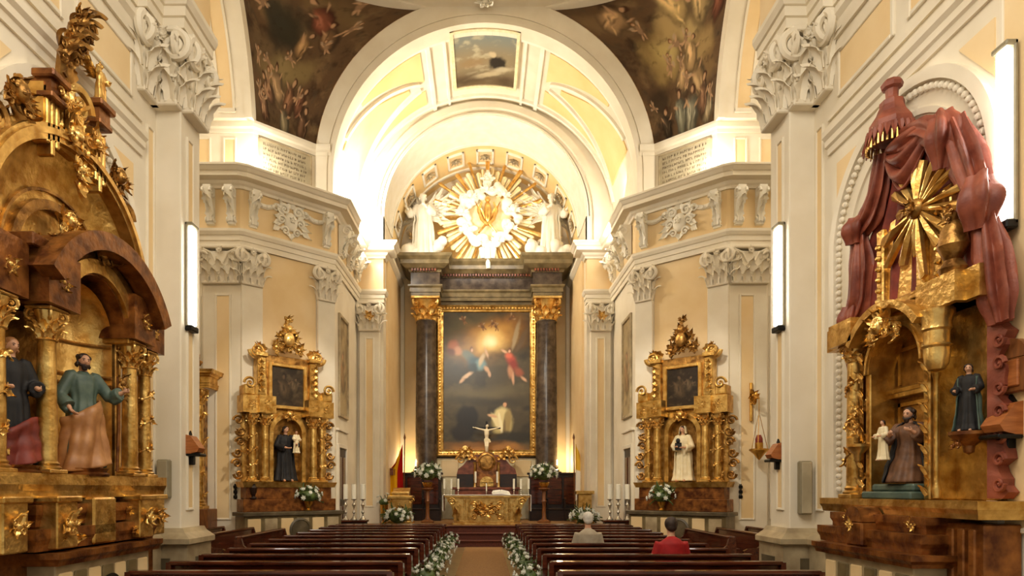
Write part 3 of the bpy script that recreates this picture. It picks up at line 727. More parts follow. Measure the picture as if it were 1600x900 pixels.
STAND = [(.01,.17,.14,0),(.12,.15,.12,0),(.3,.13,.1,0),(.48,.125,.095,0),(.6,.105,.08,0),(.72,.125,.082,0),(.8,.12,.07,0),(.835,.045,.045,0),(.85,.035,.035,0)]
def statue(name, label, loc, rz, H, robe='blackc', mantle=None, skin='skin', hair='hair', beard=None, arms=ARM, turn=0., tilt=0., nod=.1, tab=STAND, seed=1, vox=.009, veil=None, group=None, base=None, cat='statue', waist=None, wings=None, kneel=False, hood=False):
    t = thing(name, label, cat, loc, rz, group)
    b = MB(); hr = .066*H; hy = tab[-1][3]*H; hz = (tab[-1][0]+.085)*H
    b.tube([(0,hy,hz-.13*H),(0,hy-.004*H,hz-.03*H)],[.036*H,.032*H],10)
    head_mesh(b, (0,hy-.012*H,hz), hr, turn, tilt, nod)
    b.tube([(0,0,.3*H),(0,0,.5*H),(0,hy*.6,.7*H if not kneel else .45*H),(0,hy,hz-.1*H)],[.07*H,.075*H,.085*H,.04*H],12,.75)
    sh = tab[-1][0]-.045
    for q in (-1,1):
        e, w_ = V(arms[q][0])*H, V(arms[q][1])*H; s0 = V((q*.105*H,hy,sh*H))
        limb(b,[s0,e,w_],[.036*H,.028*H,.019*H])
        pal = (-q*.6,.2,.5) if len(arms[q]) < 3 else arms[q][2]
        hand(b, w_, (w_-e).normalized()+V((0,-.15,.0)), pal, .098*H)
        if not kneel and not wings or True:
            b.tube([(q*.06*H,-.02*H,.3*H),(q*.06*H,-.03*H,.05*H),(q*.065*H,-.06*H,.025*H),(q*.075*H,-.15*H,.016*H)],[.045*H,.028*H,.03*H,.02*H],8) if not kneel else None
    bake_remesh(b, vox*H, 'body', skin, t, 1)
    b = MB(); robe_mesh(b, H, tab, 8, .014, seed)
    for q in (-1,1):
        e, w_ = V(arms[q][0])*H, V(arms[q][1])*H; s0 = V((q*.1*H,hy,sh*H)); m = e+(w_-e)*.8
        b.tube([s0+V((-q*.03*H,0,.005*H)), s0, s0+(e-s0)*.5, e, e+(w_-e)*.4, m],[.045*H,.052*H,.052*H,.052*H,.055*H,.062*H],12)
        b.tube([e+V((0,0,-.01*H)), e+(m-e)*.5+V((0,0,-.05*H)), m+V((0,0,-.05*H))],[.03*H,.04*H,.03*H],8)
    bake_remesh(b, vox*H*1.1, 'robe', robe, t, 2)
    if mantle:
        b = MB(); tb = [(z,rx+.012,ry+.012,yo) for z,rx,ry,yo in tab if z < .83 or kneel]
        lo = waist[0] if waist else tab[0][0]
        if waist:                                   # cloth wound about the hips, hem rising to one side
            def f(u,v):
                a = 2*PI*u; top = waist[1]+.06*math.sin(a+.6); z = (lo+.05*math.sin(a-.5))+(top-lo)*v; rx,ry,yo = interp(tab,z)
                m = .024+.024*math.sin(4*a-9*z+seed)*(1-.5*v)+.014*math.sin(9*a-7*z+seed)*(1-.6*v)+.012*math.exp(-((v-.93)/.07)**2)+.008*math.sin(2.2*a*1.0+16*v)*v
                return ((rx+m)*H*math.sin(a), (-(ry+m)*math.cos(a)+yo)*H, z*H)
            b.grid(f,72,30,True)
        else: robe_mesh(b, H, tb, 7, .02, seed+3, .4, 60, 34, math.radians(52), math.radians(308), .006)
        o = b.build('mantle', mantle, t, True, None)
        so = o.modifiers.new('thick','SOLIDIFY'); so.thickness = .012*H; so.offset = 1
    if H > .55:
        for q in (-1,1):
            b = MB(); b.M = Matrix.Translation((0,hy-.012*H,hz)) @ Matrix.Rotation(turn,4,'Z') @ Matrix.Rotation(tilt,4,'Y') @ Matrix.Rotation(nod,4,'X')
            b.ball((q*.27*hr,-.77*hr,.06*hr),(.11*hr,.06*hr,.07*hr),8,6); b.tube([(q*.12*hr,-.82*hr,.22*hr),(q*.28*hr,-.8*hr,.27*hr),(q*.44*hr,-.68*hr,.2*hr)],[.04*hr,.05*hr,.03*hr],5); b.build('eye_and_brow', 'white' if robe=='white' else 'hair', t, True)
    if hair:
        b = MB(); b.M = Matrix.Translation((0,hy-.012*H,hz)) @ Matrix.Rotation(turn,4,'Z') @ Matrix.Rotation(tilt,4,'Y') @ Matrix.Rotation(nod,4,'X')
        b.ball((0,hr*.14,hr*.24),(hr*.82,hr*.86,hr*.86),16,12)
        R = random.Random(seed)
        for k in range(26):
            a = R.uniform(.25*PI,1.75*PI)+PI/2*0; z = R.uniform(-.7,.6)
            x = math.sin(a)*hr*.74; y = -math.cos(a)*hr*.74
            if y < -hr*.25 and z < .35: continue
            b.tube([(x*.9,y*.9+hr*.15,z*hr+hr*.25),(x*1.1,y*1.1+hr*.1,z*hr-.05*hr),(x*1.02,y*1.02+hr*.16,z*hr-.35*hr)],[hr*.17,hr*.19,hr*.08],6)
        bake_remesh(b, max(.006,hr*.08), 'hair', hair, t, 1)
    if beard:
        b = MB(); b.M = Matrix.Translation((0,hy-.012*H,hz)) @ Matrix.Rotation(turn,4,'Z') @ Matrix.Rotation(tilt,4,'Y') @ Matrix.Rotation(nod,4,'X')
        b.ball((0,-hr*.62,-hr*.85),(hr*.42,hr*.3,hr*.5),12,8); b.tube([(-hr*.6,-hr*.1,-.2*hr),(-hr*.5,-hr*.45,-.6*hr),(0,-hr*.82,-.72*hr),(hr*.5,-hr*.45,-.6*hr),(hr*.6,-hr*.1,-.2*hr)],[hr*.12,hr*.2,hr*.22,hr*.2,hr*.12],8)
        bake_remesh(b, max(.006,hr*.08), 'beard', beard, t, 1)
    if hood:
        b = MB(); 
        def f(u,v):
            a = math.radians(50+260*u); r_ = hr*(1.1-.1*v); z = hz+hr*(1.15-2.3*v)
            k = math.sqrt(max(.02,1-((z-hz+.1*hr)/(1.4*hr))**2)) if v < .5 else 1.+.35*(v-.5)
            return (r_*k*math.sin(a), hy-r_*k*math.cos(a)*1.05, z)
        b.grid(f,30,16); o = b.build('hood', robe if hood is True else hood, t, True, None); so = o.modifiers.new('thick','SOLIDIFY'); so.thickness = .01*H; so.offset = 1
    if wings:
        for q in (-1,1):
            b = MB()
            for r in range(2):
                for k in range(7):
                    a = math.radians(12+k*17-(r*8)); L = H*(.56-.03*k)*(1-.3*r)
                    b.leaf((q*.05*H,.08*H-.012*H*r,.73*H),(q*math.sin(a+.2),.25,math.cos(a+.2)*.9-.1),(0,-1,0),L,H*.14,.12,1,7)
            b.build('wing', wings, t, True)
    if base:
        b = MB(); b.lathe([(.2*H,-.07*H),(.21*H,-.05*H),(.18*H,-.03*H),(.2*H,0)],16); b.build('base', base, t, True)
    return t
def seated_person(label, loc, rz, H, shirt, hair, trousers, wide=1., bald=False):
    """a person sitting on a pew; the seat is at z=.45, facing -Y before rotation"""
    t = thing('person', label, 'person', loc, rz)
    zs = .53; hz = zs+.485*H
    sh = zs+.335*H
    b = MB()
    b.tube([(0,.02,zs-.02),(0,.03,zs+.1*H),(0,.01,zs+.22*H),(0,.02,sh),(0,.0,sh+.05*H)],[.13,.125,.14,.12,.055],14,.72)
    b.tube([(0,0,sh),(0,-.01,hz-.02)],[.055,.05],10)
    head_mesh(b,(0,-.02,hz),.066*H*1.02,0,0,.12)
    for q in (-1,1):
        limb(b,[(q*.17*wide,.01,sh-.01),(q*.22*wide,-.02,sh-.29),(q*.12,-.24,sh-.32)],[.055,.045,.03])
        hand(b,(q*.12,-.24,sh-.32),(-q*.4,-1,-.25),(-q*.2,.1,-1),.18)
        limb(b,[(q*.09,0,zs),(q*.11,-.44,zs-.01),(q*.11,-.42,.08)],[.085,.062,.042]); b.tube([(q*.11,-.4,.05),(q*.12,-.52,.04),(q*.12,-.64,.03)],[.045,.042,.03],8,.8)
    bake_remesh(b,.012,'body','skin',t,2)
    b = MB()
    b.tube([(0,.02,zs-.06),(0,.03,zs+.1*H),(0,.02,zs+.2*H),(0,.025,sh-.01),(0,.02,sh+.035),(0,.0,sh+.07)],[.17*wide,.165*wide,.185*wide,.175*wide,.12,.062],20,.72)
    for q in (-1,1): limb(b,[(q*.15*wide,.015,sh-.005),(q*.235*wide,-.02,sh-.28),(q*.16,-.16,sh-.31)],[.078,.066,.055],12)
    bake_remesh(b,.014,'shirt',shirt,t,3)
    b = MB()
    for q in (-1,1): limb(b,[(q*.08,.04,zs-.01),(q*.11,-.45,zs-.01),(q*.11,-.43,.12)],[.11,.082,.066],12)
    bake_remesh(b,.016,'trousers',trousers,t,2)
    b = MB(); r = .066*H; b.ball((0,.0,hz+r*.18),(r*.86,r*.93,r*.95),18,14); b.ball((0,r*.35,hz-r*.3),(r*.7,r*.55,r*.6),14,10)
    bake_remesh(b,.012,'hair',hair,t,2)
    return t
# ================================================================ FLOWERS AND CANDLES
_bm = MB(); _bm.rosette((0,0,0),(0,0,1),.075,6,.55); _bm.rosette((0,0,.015),(0,0,1),.05,5,.9)
BLOOM = bpy.data.meshes.new('bloom'); BLOOM.from_pydata(_bm.v,[],_bm.f); BLOOM.materials.append(M['bloom']); BLOOM.shade_smooth()
def flowers(name, label, loc, R=.45, n=20, seed=1, group=None, squash=.75, size=1., vase=None, cat='flower arrangement'):
    t = thing(name, label, cat, loc, 0, group); rd = random.Random(seed)
    b = MB()
    for k in range(int(n*1.7)):
        a = rd.uniform(0,2*PI); e = rd.uniform(-.5,1.3); d = V((math.cos(a)*math.cos(e),math.sin(a)*math.cos(e),math.sin(e)*squash))
        b.leaf(d*R*.25,d,(d.x*.2,d.y*.2,1),R*rd.uniform(.6,1.0),R*.24,rd.uniform(-.3,.5),1,4)
    b.ball((0,0,R*.05),(R*.6,R*.6,R*.45),10,7)
    b.build('foliage','leafg',t,True)
    for k in range(n):
        a = k*2.39996+rd.uniform(-.3,.3); e = math.asin(min(1,max(-.35,-.3+1.28*(k+.5)/n)))
        d = V((math.cos(a)*math.cos(e),math.sin(a)*math.cos(e),math.sin(e)*squash+.05))
        o = bpy.data.objects.new('bloom', BLOOM); COL.objects.link(o); o.parent = t
        o.location = d*R*rd.uniform(.82,1.0); o.rotation_euler = d.to_track_quat('Z','Y').to_euler(); k_ = size*rd.uniform(.9,1.35)*R/.36; o.scale = (k_,k_,k_)
    if vase:
        b = MB(); b.lathe([(.09,-vase),(.1,-vase+.02),(.05,-vase+.07),(.12,-vase*.45),(.14,-.08),(.1,-.03),(.12,.0)],18); b.build('vase','brass',t,True)
    return t
def candlestick(name, label, loc, h, ch, cr, m='silver', group=None, cat='candlestick', proto={}):
    key = (h,ch,cr,m)
    if key in proto:
        t = copy_tree(proto[key]); t.location = loc; t['label'] = label; 
        if group: t['group'] = group
        return t
    t = thing(name, label, cat, loc, 0, group); R = h*.16
    b = MB(); b.lathe([(R,0),(R,h*.03),(R*.8,h*.06),(R*.35,h*.14),(R*.3,h*.2)],18); b.build('foot',m,t,True)
    b = MB(); b.lathe([(R*.26,h*.18),(R*.24,h*.3),(R*.5,h*.36),(R*.28,h*.42),(R*.22,h*.55),(R*.42,h*.66),(R*.62,h*.72),(R*.3,h*.8),(R*.22,h*.86),(R*.3,h*.94)],18); b.build('stem',m,t,True)
    b = MB(); b.lathe([(R*.3,h*.93),(R*.75,h*.96),(R*.8,h),(R*.4,h*.99)],18); b.build('drip_pan',m,t,True)
    b = MB(); b.lathe([(cr,h*.98),(cr,h+ch*.98),(cr*.8,h+ch),(0.001,h+ch-.004)],16); b.build('candle','wax',t,True)
    b = MB(); b.tube([(0,0,h+ch-.01),(0.003,0,h+ch+.02)],.004,5); b.build('wick','black',t)
    proto[key] = t
    return t
# ================================================================ THE TWO GREAT GILT ALTARS ON THE NAVE WALLS
def column(parent, x, y, z0, z1, zc, r, m='gold', vine=False, mc='goldb', flutes=0, name='column'):
    """column with base, shaft and leafy capital as sub-parts of one part"""
    b = MB(); fl = (lambda a,z: 1+.035*math.cos(flutes*a)) if flutes else None
    H = z1-z0
    b.lathe([(r*1.02,z0+H*.08)]+[(r*(1.02-.14*max(0,(k/8-.33)/.67)),z0+H*(.08+.92*k/8)) for k in range(9)],28 if not flutes else flutes*4,(x,y,0),fl=fl)
    sh = b.build(name,m,parent,True)
    b = MB(); b.box(x-r*1.45,x+r*1.45,y-r*1.45,y+r*1.45,z0,z0+H*.03,.008); b.lathe([(r*1.4,z0+H*.03),(r*1.45,z0+H*.045),(r*1.15,z0+H*.06),(r*1.25,z0+H*.075),(r*1.05,z0+H*.09)],24,(x,y,0)); b.build('column_base',m,sh,True)
    b = MB(); h = zc-z1
    b.lathe([(r*1.08,z1-h*.03),(r*1.12,z1),(r*.9,z1+h*.05),(r*.95,z1+h*.5),(r*1.3,z1+h*.88)],20,(x,y,0))
    for row,(zz,L) in enumerate(((.05,.5),(.3,.5))):
        for k in range(8):
            a = 2*PI*(k+.5*row)/8; d = V((math.cos(a),math.sin(a),0)); b.leaf((x+d.x*r*.9,y+d.y*r*.9,z1+h*zz),d*.25+V((0,0,1)),d,h*L,r*.85,.8,3,6)
    for k in range(4):
        a = PI/4+PI/2*k; d = V((math.cos(a),math.sin(a),0)); b.scroll((x+d.x*r*1.35,y+d.y*r*1.35,z1+h*.74),d,(0,0,1),h*.2,1.5,.32,PI/2,-1,6,18)
    b.box(x-r*1.5,x+r*1.5,y-r*1.5,y+r*1.5,z1+h*.9,zc,.01); b.build('capital',mc,sh,True)
    if vine:
        b = MB(); R = random.Random(int(abs(x)*100))
        pts = [(x+math.cos(k*.5)*r*1.12,y+math.sin(k*.5)*r*1.12,z0+H*(.12+.8*k/40)) for k in range(41)]
        b.tube(pts,r*.12,5)
        for k in range(0,41,2):
            p = V(pts[k]); d = (p-V((x,y,p.z))).normalized(); b.leaf(p,V((R.uniform(-1,1)*-d.y,R.uniform(-1,1)*d.x,R.uniform(-.5,1))),d,r*1.3,r*.8,.5,3,5)
            if k%4==0: b.ball(p+d*r*.2,r*.25,6,5)
        b.build('vine',mc,sh,True)
    return sh
def entab(parent, path, z0, z1, side, m, proj=.12, name='entablature', carve=True):
    h = z1-z0; p = proj
    b = MB(); b.sweep(path,[(-.06,z0),(p*.1,z0),(p*.1,z0+h*.1),(p*.2,z0+h*.12),(p*.2,z0+h*.22),(p*.3,z0+h*.28),(p*.05,z0+h*.3),(p*.05,z0+h*.62),(p*.35,z0+h*.68),(p*.4,z0+h*.74),(p*.9,z0+h*.8),(p*.9,z0+h*.88),(p*1.05,z0+h*.96),(p*1.1,z1),(-.06,z1)],side)
    return b.build(name,m,parent)
def block_at(parent, name, m, *boxes, c=.012):
    b = MB()
    for q in boxes: b.box(*q, c)
    return b.build(name, m, parent)
# ---------------------------------------------------------------- left
LR = thing('gilded_altarpiece', 'great gilt altarpiece on the left nave wall with a hooded arch and plumed crest', 'altarpiece', (-WX,6.7,0), PI/2)
LRM = Matrix.Translation((-WX,6.7,0)) @ Matrix.Rotation(PI/2,4,'Z')
def band(parent, x0,x1,w,z0,z1,m='goldr',name='plinth_band',pj=.04):
    b = MB(); b.sweep([(x0,-.02),(x0,-w),(x1,-w),(x1,-.02)],[(-.06,z0),(pj*.3,z0),(pj*.5,z0+(z1-z0)*.3),(pj,z0+(z1-z0)*.55),(pj,z1),(-.06,z1)],-1); b.box(x0+.02,x1-.02,-w+.02,-.02,z0,z1-.002); return b.build(name,m,parent)
block_at(LR,'plinth','goldr',(-1.42,1.42,-.42,-.01,0,1.7))
af = block_at(LR,'altar_front','stone',(-.82,.82,-.68,-.4,.0,1.1))
for k in range(7):
    block_at(af,'front_panel','marbleg' if k%2 else 'ochre',(-.78+.225*k,-.78+.225*k+.19,-.7,-.67,.15,1.02))
b = MB(); b.at((.0,-.7,.72),0,PI/2); b.lathe([(.2,0),(.21,.02),(.17,.03),(.16,.015),(.001,.02)],24); b.build('medallion','black',af,True)
band(LR,-.88,.88,.74,1.1,1.22,'goldr','altar_table',.05)
band(LR,-1.0,1.0,.62,1.24,1.44,'goldr','predella_step'); band(LR,-.9,.9,.55,1.46,1.66,'goldr','predella_step')
b = MB(); b.box(-.2,.2,-.66,-.3,1.24,1.72,.02); b.build('predella_block','gold',LR)
b = MB()
for x in (-.6,.6):
    for y_,z_ in ((-.66,1.34),(-.59,1.56)): b = MB(); b.clump((x,y_,z_),.15,8,3,(0,-1,0),1,(2.0,.3,.45)); b.build('predella_carving','gold',LR,True)
band(LR,-1.38,1.38,.55,1.72,1.95,'gold','predella_cornice')
for x in (-1.2,-.7,.7,1.2):
    p = block_at(LR,'pedestal','gold',(x-.15,x+.15,-.72 if abs(x)<1 else -.6,-.3,1.25,1.72),(x-.18,x+.18,-.75 if abs(x)<1 else -.63,-.3,1.68,1.74))
    b = MB(); b.clump((x,-.73 if abs(x)<1 else -.61,1.48),.17,7,int(x*9)+30); b.build('pedestal_carving','goldb',p,True)
block_at(LR,'back_panel','gold',(-1.34,1.34,-.06,-.01,1.95,4.1))
for x in (-1.2,-.7,.7,1.2): column(LR,x,-.52 if abs(x)<1 else -.42,1.95,3.2,3.5,.085 if abs(x)<1 else .08,'gold',abs(x)>1)
b = MB()                                                 # niche with a shell head
def nf(u,v):
    a = PI*u; 
    if v < .7: return (.52*math.cos(a), -.42+.36*math.sin(a), 1.95+1.5*v/.7)
    e = (v-.7)/.3*PI/2; return (.52*math.cos(a)*math.cos(e), -.42+.36*math.sin(a)*math.cos(e), 3.45+.5*math.sin(e))
b.grid(nf,28,24); b.build('niche','goldb',LR,True)
b = MB()
for z in (2.95,3.05,3.4): b.tube([(.51*math.cos(PI*k/16),-.42+.35*math.sin(PI*k/16),z) for k in range(17)],.022,6)
b.build('niche_moulding','goldd',LR,True)
for q in (-1,1):
    b = MB(); b.box(q*.56,q*.64,-.44,-.05,1.95,3.5,.01); b.box(q*.8,q*1.1,-.1,-.04,2.0,3.4); b.build('side_bay_panel','goldd',LR)
    entab(LR,[(q*1.36,-.02),(q*1.36,-.5),(q*1.05,-.5),(q*1.05,-.36),(q*.87,-.36),(q*.87,-.64),(q*.54,-.64),(q*.54,-.1)],3.5,4.0,q*-1 if q>0 else 1,'goldr')
    block_at(LR,'entablature_core','goldr',(q*.56,q*.86,-.62,-.04,3.52,4.02),(q*.8,q*1.34,-.48,-.04,3.52,4.02),(q*.78,q*1.02,-.62,-.08,3.98,4.1))
    b = MB(); b.clump((q*.72,-.68,3.74),.13,7,8); b.build('frieze_carving','gold',LR,True); b = MB(); b.clump((q*1.2,-.54,3.74),.13,7,9); b.build('frieze_carving','gold',LR,True)
b = MB(); b.arch(0,3.52,.5,.6,-.58,-.1,0,PI,32); b.build('baldachin_arch','goldr',LR,True)
b = MB(); b.arch(0,3.52,.52,.66,-.63,-.56,0,PI,32); b.build('archivolt','gold',LR,True)
for q in (-1,1): block_at(LR,'arch_impost','gold',(q*.5,q*.66,-.62,-.3,3.44,3.54))
b = MB(); b.arch(0,3.22,1.06,1.16,-.66,-.06,math.radians(30),math.radians(150),30); b.arch(0,3.22,1.02,1.2,-.83,-.64,math.radians(28),math.radians(152),30)
b.build('baldachin_roof','goldr',LR,True)
b = MB()
for k in range(6):
    a = math.radians(42+19*k)
    for w in (-.5,-.3):
        b = MB(); b.rosette((1.16*math.cos(a),w,3.22+1.16*math.sin(a)),(math.cos(a),0,math.sin(a)),.07,5); b.build('roof_rosette','goldd',LR,True)
b = MB()
vs = arc_pts(3.52,.62,24,math.radians(20),math.radians(160)); vo = arc_pts(3.22,1.04,24,math.radians(32),math.radians(148))
arc_plate(b,vs,vo,-.6,-.56); b.clump((0,-.62,4.24),.22,8,33,(0,-1,0),1,(1.5,.4,.6)); b.build('tympanum','goldd',LR,True)
b = MB(); b.scroll((-.75,-.62,3.98),(1,0,0),(0,0,1),.11,1.5); b.scroll((.75,-.62,3.98),(1,0,0),(0,0,1),.11,1.5); b.build('roof_scroll','gold',LR,True)
# upper shell
b = MB()
def shell(u,v):
    a = PI*u; rho = v; x = 1.27*rho*math.cos(a); z = 4.1+1.27*rho*math.sin(a)*1.02
    return (x+.05, -.05-.2*rho**5, z)
b.grid(shell,48,14); b.build('shell_back','gold',LR,True)
block_at(LR,'shell_side','gold',(-1.3,-1.2,-.38,-.02,3.9,4.15),(1.2,1.3,-.38,-.02,3.9,4.15))
b = MB(); b.arch(0.05,4.1,1.23,1.38,-.36,-.2,0,PI,48); b.arch(.05,4.1,1.28,1.34,-.39,-.36,0,PI,48); b.arch(.05,4.1,1.36,1.44,-.3,-.05,0,PI,48); b.build('great_arch','gold',LR,True)
b = MB(); b.arch(0.1,4.1,.62,.72,-.12,-.04,0,PI,36); b.arch(.1,4.1,.8,.83,-.1,-.04,0,PI,36); b.build('inner_arch','goldd',LR,True)
b = MB(); b.clump((.12,-.16,4.62),.28,10,41); b.cherub((.12,-.22,4.66),.08); b.build('shell_carving','goldb',LR,True)
b = MB()
for k in range(30):
    a = PI*(k+.5)/30; d = V((math.cos(a),0,math.sin(a)))
    b.leaf(V((.05,-.24,4.1))+d*1.42,d+V((d.z*.5,0,-d.x*.5)),(0,-1,0),.13,.09,.6,2,5)
b.build('arch_crockets','goldd',LR,True)
# crest
for q in (-1,1):
    b = MB(); x = -.36 if q<0 else .42; b.M = Matrix.Translation((0,0,-.13 if q<0 else .06))
    b.box(x-.12,x+.12,-.42,-.26,5.76,5.82,.01); b.box(x-.14,x+.14,-.45,-.22,5.95,6.03,.015); b.box(x-.1,x+.1,-.4,-.04,5.82,5.95)
    b.build('crest_block','goldr',LR)
    b = MB(); 
    for k in range(3): b.box(x-.1+.07*k,x-.045+.07*k,-.36,-.2,5.1 if k==1 else 5.2,5.76,.012)
    b.box(x-.11,x+.11,-.33,-.1,5.25,5.78); b.build('hanging_pilaster','gold',LR)
    b = MB(); b.clump((q*.8,-.28,5.42),.3,10,55+q); b.cherub((q*.8,-.36,5.46),.09); b.scroll((q*1.02,-.28,5.1),(q,0,0),(0,0,1),.17,1.7,.3); b.build('side_crest_carving','goldd',LR,True)
b = MB(); b.M = Matrix.Translation((0,.12,0)); b.clump((0,-.46,5.5),.34,11,61); b.clump((0,-.5,5.15),.26,9,62,(0,-1,0),.6); b.leaf((0,-.5,5.05),(0,0,-1),(0,-1,0),.3,.18,.5)
b.clump((.3,-.5,5.6),.2,7,63); b.clump((-.25,-.5,5.75),.22,7,64); b.scroll((.0,-.5,5.82),(1,0,0),(0,0,1),.2,1.6); b.build('crest_carving','goldb',LR,True)
b = MB(); b.M = Matrix.Translation((0,.12,0)); b.box(-.16,.16,-.42,-.2,5.3,5.95,.03); b.box(-.12,.12,-.5,-.4,5.4,5.75,.03); b.build('crest_plaque','gold',LR)
b = MB(); b.M = Matrix.Translation((-.1,.14,.2))
for k,(x,z,sz) in enumerate(((-.12,6.02,.26),(-.02,6.2,.25),(.06,6.38,.23),(.14,6.53,.18))):
    b.clump((x,-.5,z),sz,9,70+k,(0,-1,0),1.1); b.leaf((x,-.5,z),(.5,-.3,1),(1,-.5,0),.4,.2,.6); b.scroll((x+.1,-.56,z),(1,0,0),(0,0,1),.09,1.5)
b.leaf((.14,-.5,6.5),(.25,-.1,1),(.6,-.6,0),.34,.2,.7); b.tube([(.14,-.42,5.5),(.02,-.42,5.72),(-.04,-.46,5.85),(-.1,-.5,6.02)],[.09,.1,.09,.07],8); b.leaf((-.02,-.5,5.75),(-.3,0,1),(0,-1,0),.35,.2,.6); b.build('plume','goldd',LR,True)
def gilt_angel(label, M4, loc, h, seed):
    p = M4 @ V(loc)
    return statue('gilded_angel', label, p, M4.to_euler().z, h, 'goldb', None, 'gold', 'goldd', None, {-1:((-.17,-.04,.72),(-.2,-.1,.88)),1:((.16,-.04,.66),(.1,-.16,.62))}, .3, .1, .1, STAND, seed, .018, wings='gold')
gilt_angel('small gilt angel standing on the crest at right of the hooded altarpiece', LRM, (.5,-.3,6.09), .5, 81)
for q in (-1,1):
    if q > 0: continue
# statues of the left altar
statue('saint_statue','bearded saint statue in grey green tunic and tan mantle holding a flowering staff', LRM @ V((.0,-.42,2.02)), PI/2-.5, 1.2, 'green','tan','skin','hair','hair',
  {-1:((-.19,.0,.62),(-.16,-.1,.5)),1:((.2,-.05,.64),(.25,-.17,.68),(-.6,-.2,0))}, -.15, .1, .05, STAND, 5, waist=(.02,.52), base='goldr')
b = MB(); b.tube([(.0,0,0),(.02,0,.5),(.0,.01,1.05)],.016,7); st = b.build('flowering_staff','goldr',None,True); tag(st,'slender staff topped with leaves in the bearded saint\'s hand','staff')
st.location = LRM @ V((.34,-.58,2.0)); st.rotation_euler = (0,.04,PI/2)
b = MB(); b.clump((0,-.02,.98),.15,8,15); b.clump((.05,-.02,.86),.1,6,16); b.build('flower_head','goldd',st,True)
statue('saint_statue','dark robed statue with pale curls in the near bay of the hooded altarpiece', LRM @ V((-.93,-.35,2.02)), PI/2-.5, 1.15, 'blackc','terrad','skin','tan',None,ARM,.2,.1,.1,STAND,6,waist=(.02,.3), base='goldr')
# ---------------------------------------------------------------- right
RR = thing('draped_altarpiece', 'gilt altarpiece on the right nave wall under terracotta carved drapery and canopy', 'altarpiece', (WX,6.7,0), -PI/2)
RRM = Matrix.Translation((WX,6.7,0)) @ Matrix.Rotation(-PI/2,4,'Z')
block_at(RR,'plinth','goldr',(-1.2,1.2,-.34,-.01,0,1.5))
for q in (-1,1):
    for k in range(3): block_at(RR,'plinth_rib','goldr',(q*(.8+.13*k),q*(.88+.13*k),-.38,-.3,.2,1.45))
af = block_at(RR,'altar_front','stone',(-.74,.8,-.68,-.3,0,1.08))
for k in range(6): block_at(af,'front_panel','marbleg' if k%2 else 'ochre',(-.7+.25*k,-.7+.25*k+.2,-.7,-.67,.15,1.0))
band(RR,-.8,.86,.73,1.08,1.2,'goldr','altar_table',.05)
band(RR,-.95,.8,.6,1.2,1.38,'goldr','predella_step'); band(RR,-.85,.72,.5,1.38,1.54,'goldr','predella_step')
band(RR,-1.24,1.24,.42,1.54,1.7,'gold','predella_cornice')
b = MB(); b.box(-.34,-.02,-.68,-.45,1.2,1.46,.02); b.arch(-.18,1.46,.0,.16,-.68,-.45,0,PI,16); b.build('tabernacle_box','goldr',RR,True)
for q_ in ((-.55,-.52,1.48),(.55,-.52,1.46),(-.18,-.7,1.42)): b = MB(); b.clump(q_,.1,7,17); b.build('predella_carving','gold',RR,True)
block_at(RR,'back_panel','gold',(-1.05,-.44,-.08,-.01,1.7,3.7),(.44,1.05,-.08,-.01,1.7,3.7),(-1.05,1.05,-.08,-.01,3.5,3.75))
block_at(RR,'niche_back','goldd',(-.46,.46,-.03,-.005,1.7,3.6))
b = MB()
for z0,z1 in ((2.0,2.75),(2.95,3.35)):
    for x0,x1 in ((-.4,-.36),(.36,.4)): b.box(x0,x1,-.05,-.02,z0,z1)
    b.box(-.4,.4,-.05,-.02,z1-.04,z1)
b.box(-.45,.45,-.12,-.02,2.8,2.86,.01); b.box(-.45,.45,-.09,-.02,2.86,2.92,.01); b.build('niche_moulding','gold',RR)
for q in (-1,1): block_at(RR,'niche_jamb','gold',(q*.43,q*.52,-.34,-.02,1.7,3.1))
b = MB(); b.arch(0,3.08,.43,.53,-.36,-.02,0,PI,32); b.arch(0,3.08,.44,.47,-.39,-.34,0,PI,32); b.build('niche_arch','gold',RR,True)
b = MB()
for q in (-1,1):
    for k in range(16): b.leaf((q*.53,-.37,1.75+.1*k),(q*(.6 if k%2 else -.4),-.2,1),(0,-1,0),.13,.07,.5,2,5)
b.build('jamb_foliage','goldb',RR,True)
column(RR,-.74,-.33,1.7,3.28,3.48,.09,'gold',True)
column(RR,-.95,-.2,1.7,3.28,3.48,.06,'goldd')
entab(RR,[(-1.12,-.02),(-1.12,-.36),(-.9,-.36),(-.9,-.46),(-.56,-.46),(-.56,-.1)],3.48,3.74,1,'gold')
entab(RR,[(1.06,-.02),(1.06,-.26),(.9,-.26),(.9,-.36),(.5,-.36),(.5,-.1)],3.5,3.78,-1,'gold',.08)
b = MB(); b.lathe([(.001,2.92),(.07,2.94),(.1,3.0),(.11,3.08),(.11,3.14),(.13,3.16),(.11,3.18),(.11,3.3),(.13,3.32),(.12,3.38),(.15,3.46),(.15,3.5)],24,(.62,-.34,0)); b.build('hanging_bracket','goldb',RR,True)
b = MB(); b.lathe([(.035,1.72),(.04,1.8),(.025,1.85),(.025,2.85),(.04,2.92)],12,(.56,-.3,0)); b.build('colonnette','gold',RR,True)
b = MB(); b.lathe([(.001,2.12),(.04,2.14),(.05,2.2),(.12,2.26),(.16,2.3),(.16,2.33)],18,(.84,-.2,0)); b.clump((.84,-.3,2.22),.1,6,21); b.build('statue_bracket','goldr',RR,True)
b = MB(); b.lathe([(.001,2.1),(.04,2.14),(.05,2.2),(.12,2.28),(.12,2.31)],16,(-.52,-.42,0)); b.clump((-.52,-.44,2.5),.16,8,22); b.clump((-.52,-.44,2.7),.12,7,23); b.build('carved_bracket','goldb',RR,True)
b = MB(); b.arch(0,3.02,.66,.74,-.52,-.3,math.radians(35),math.radians(145),30); b.build('pediment_arch','gold',RR,True)
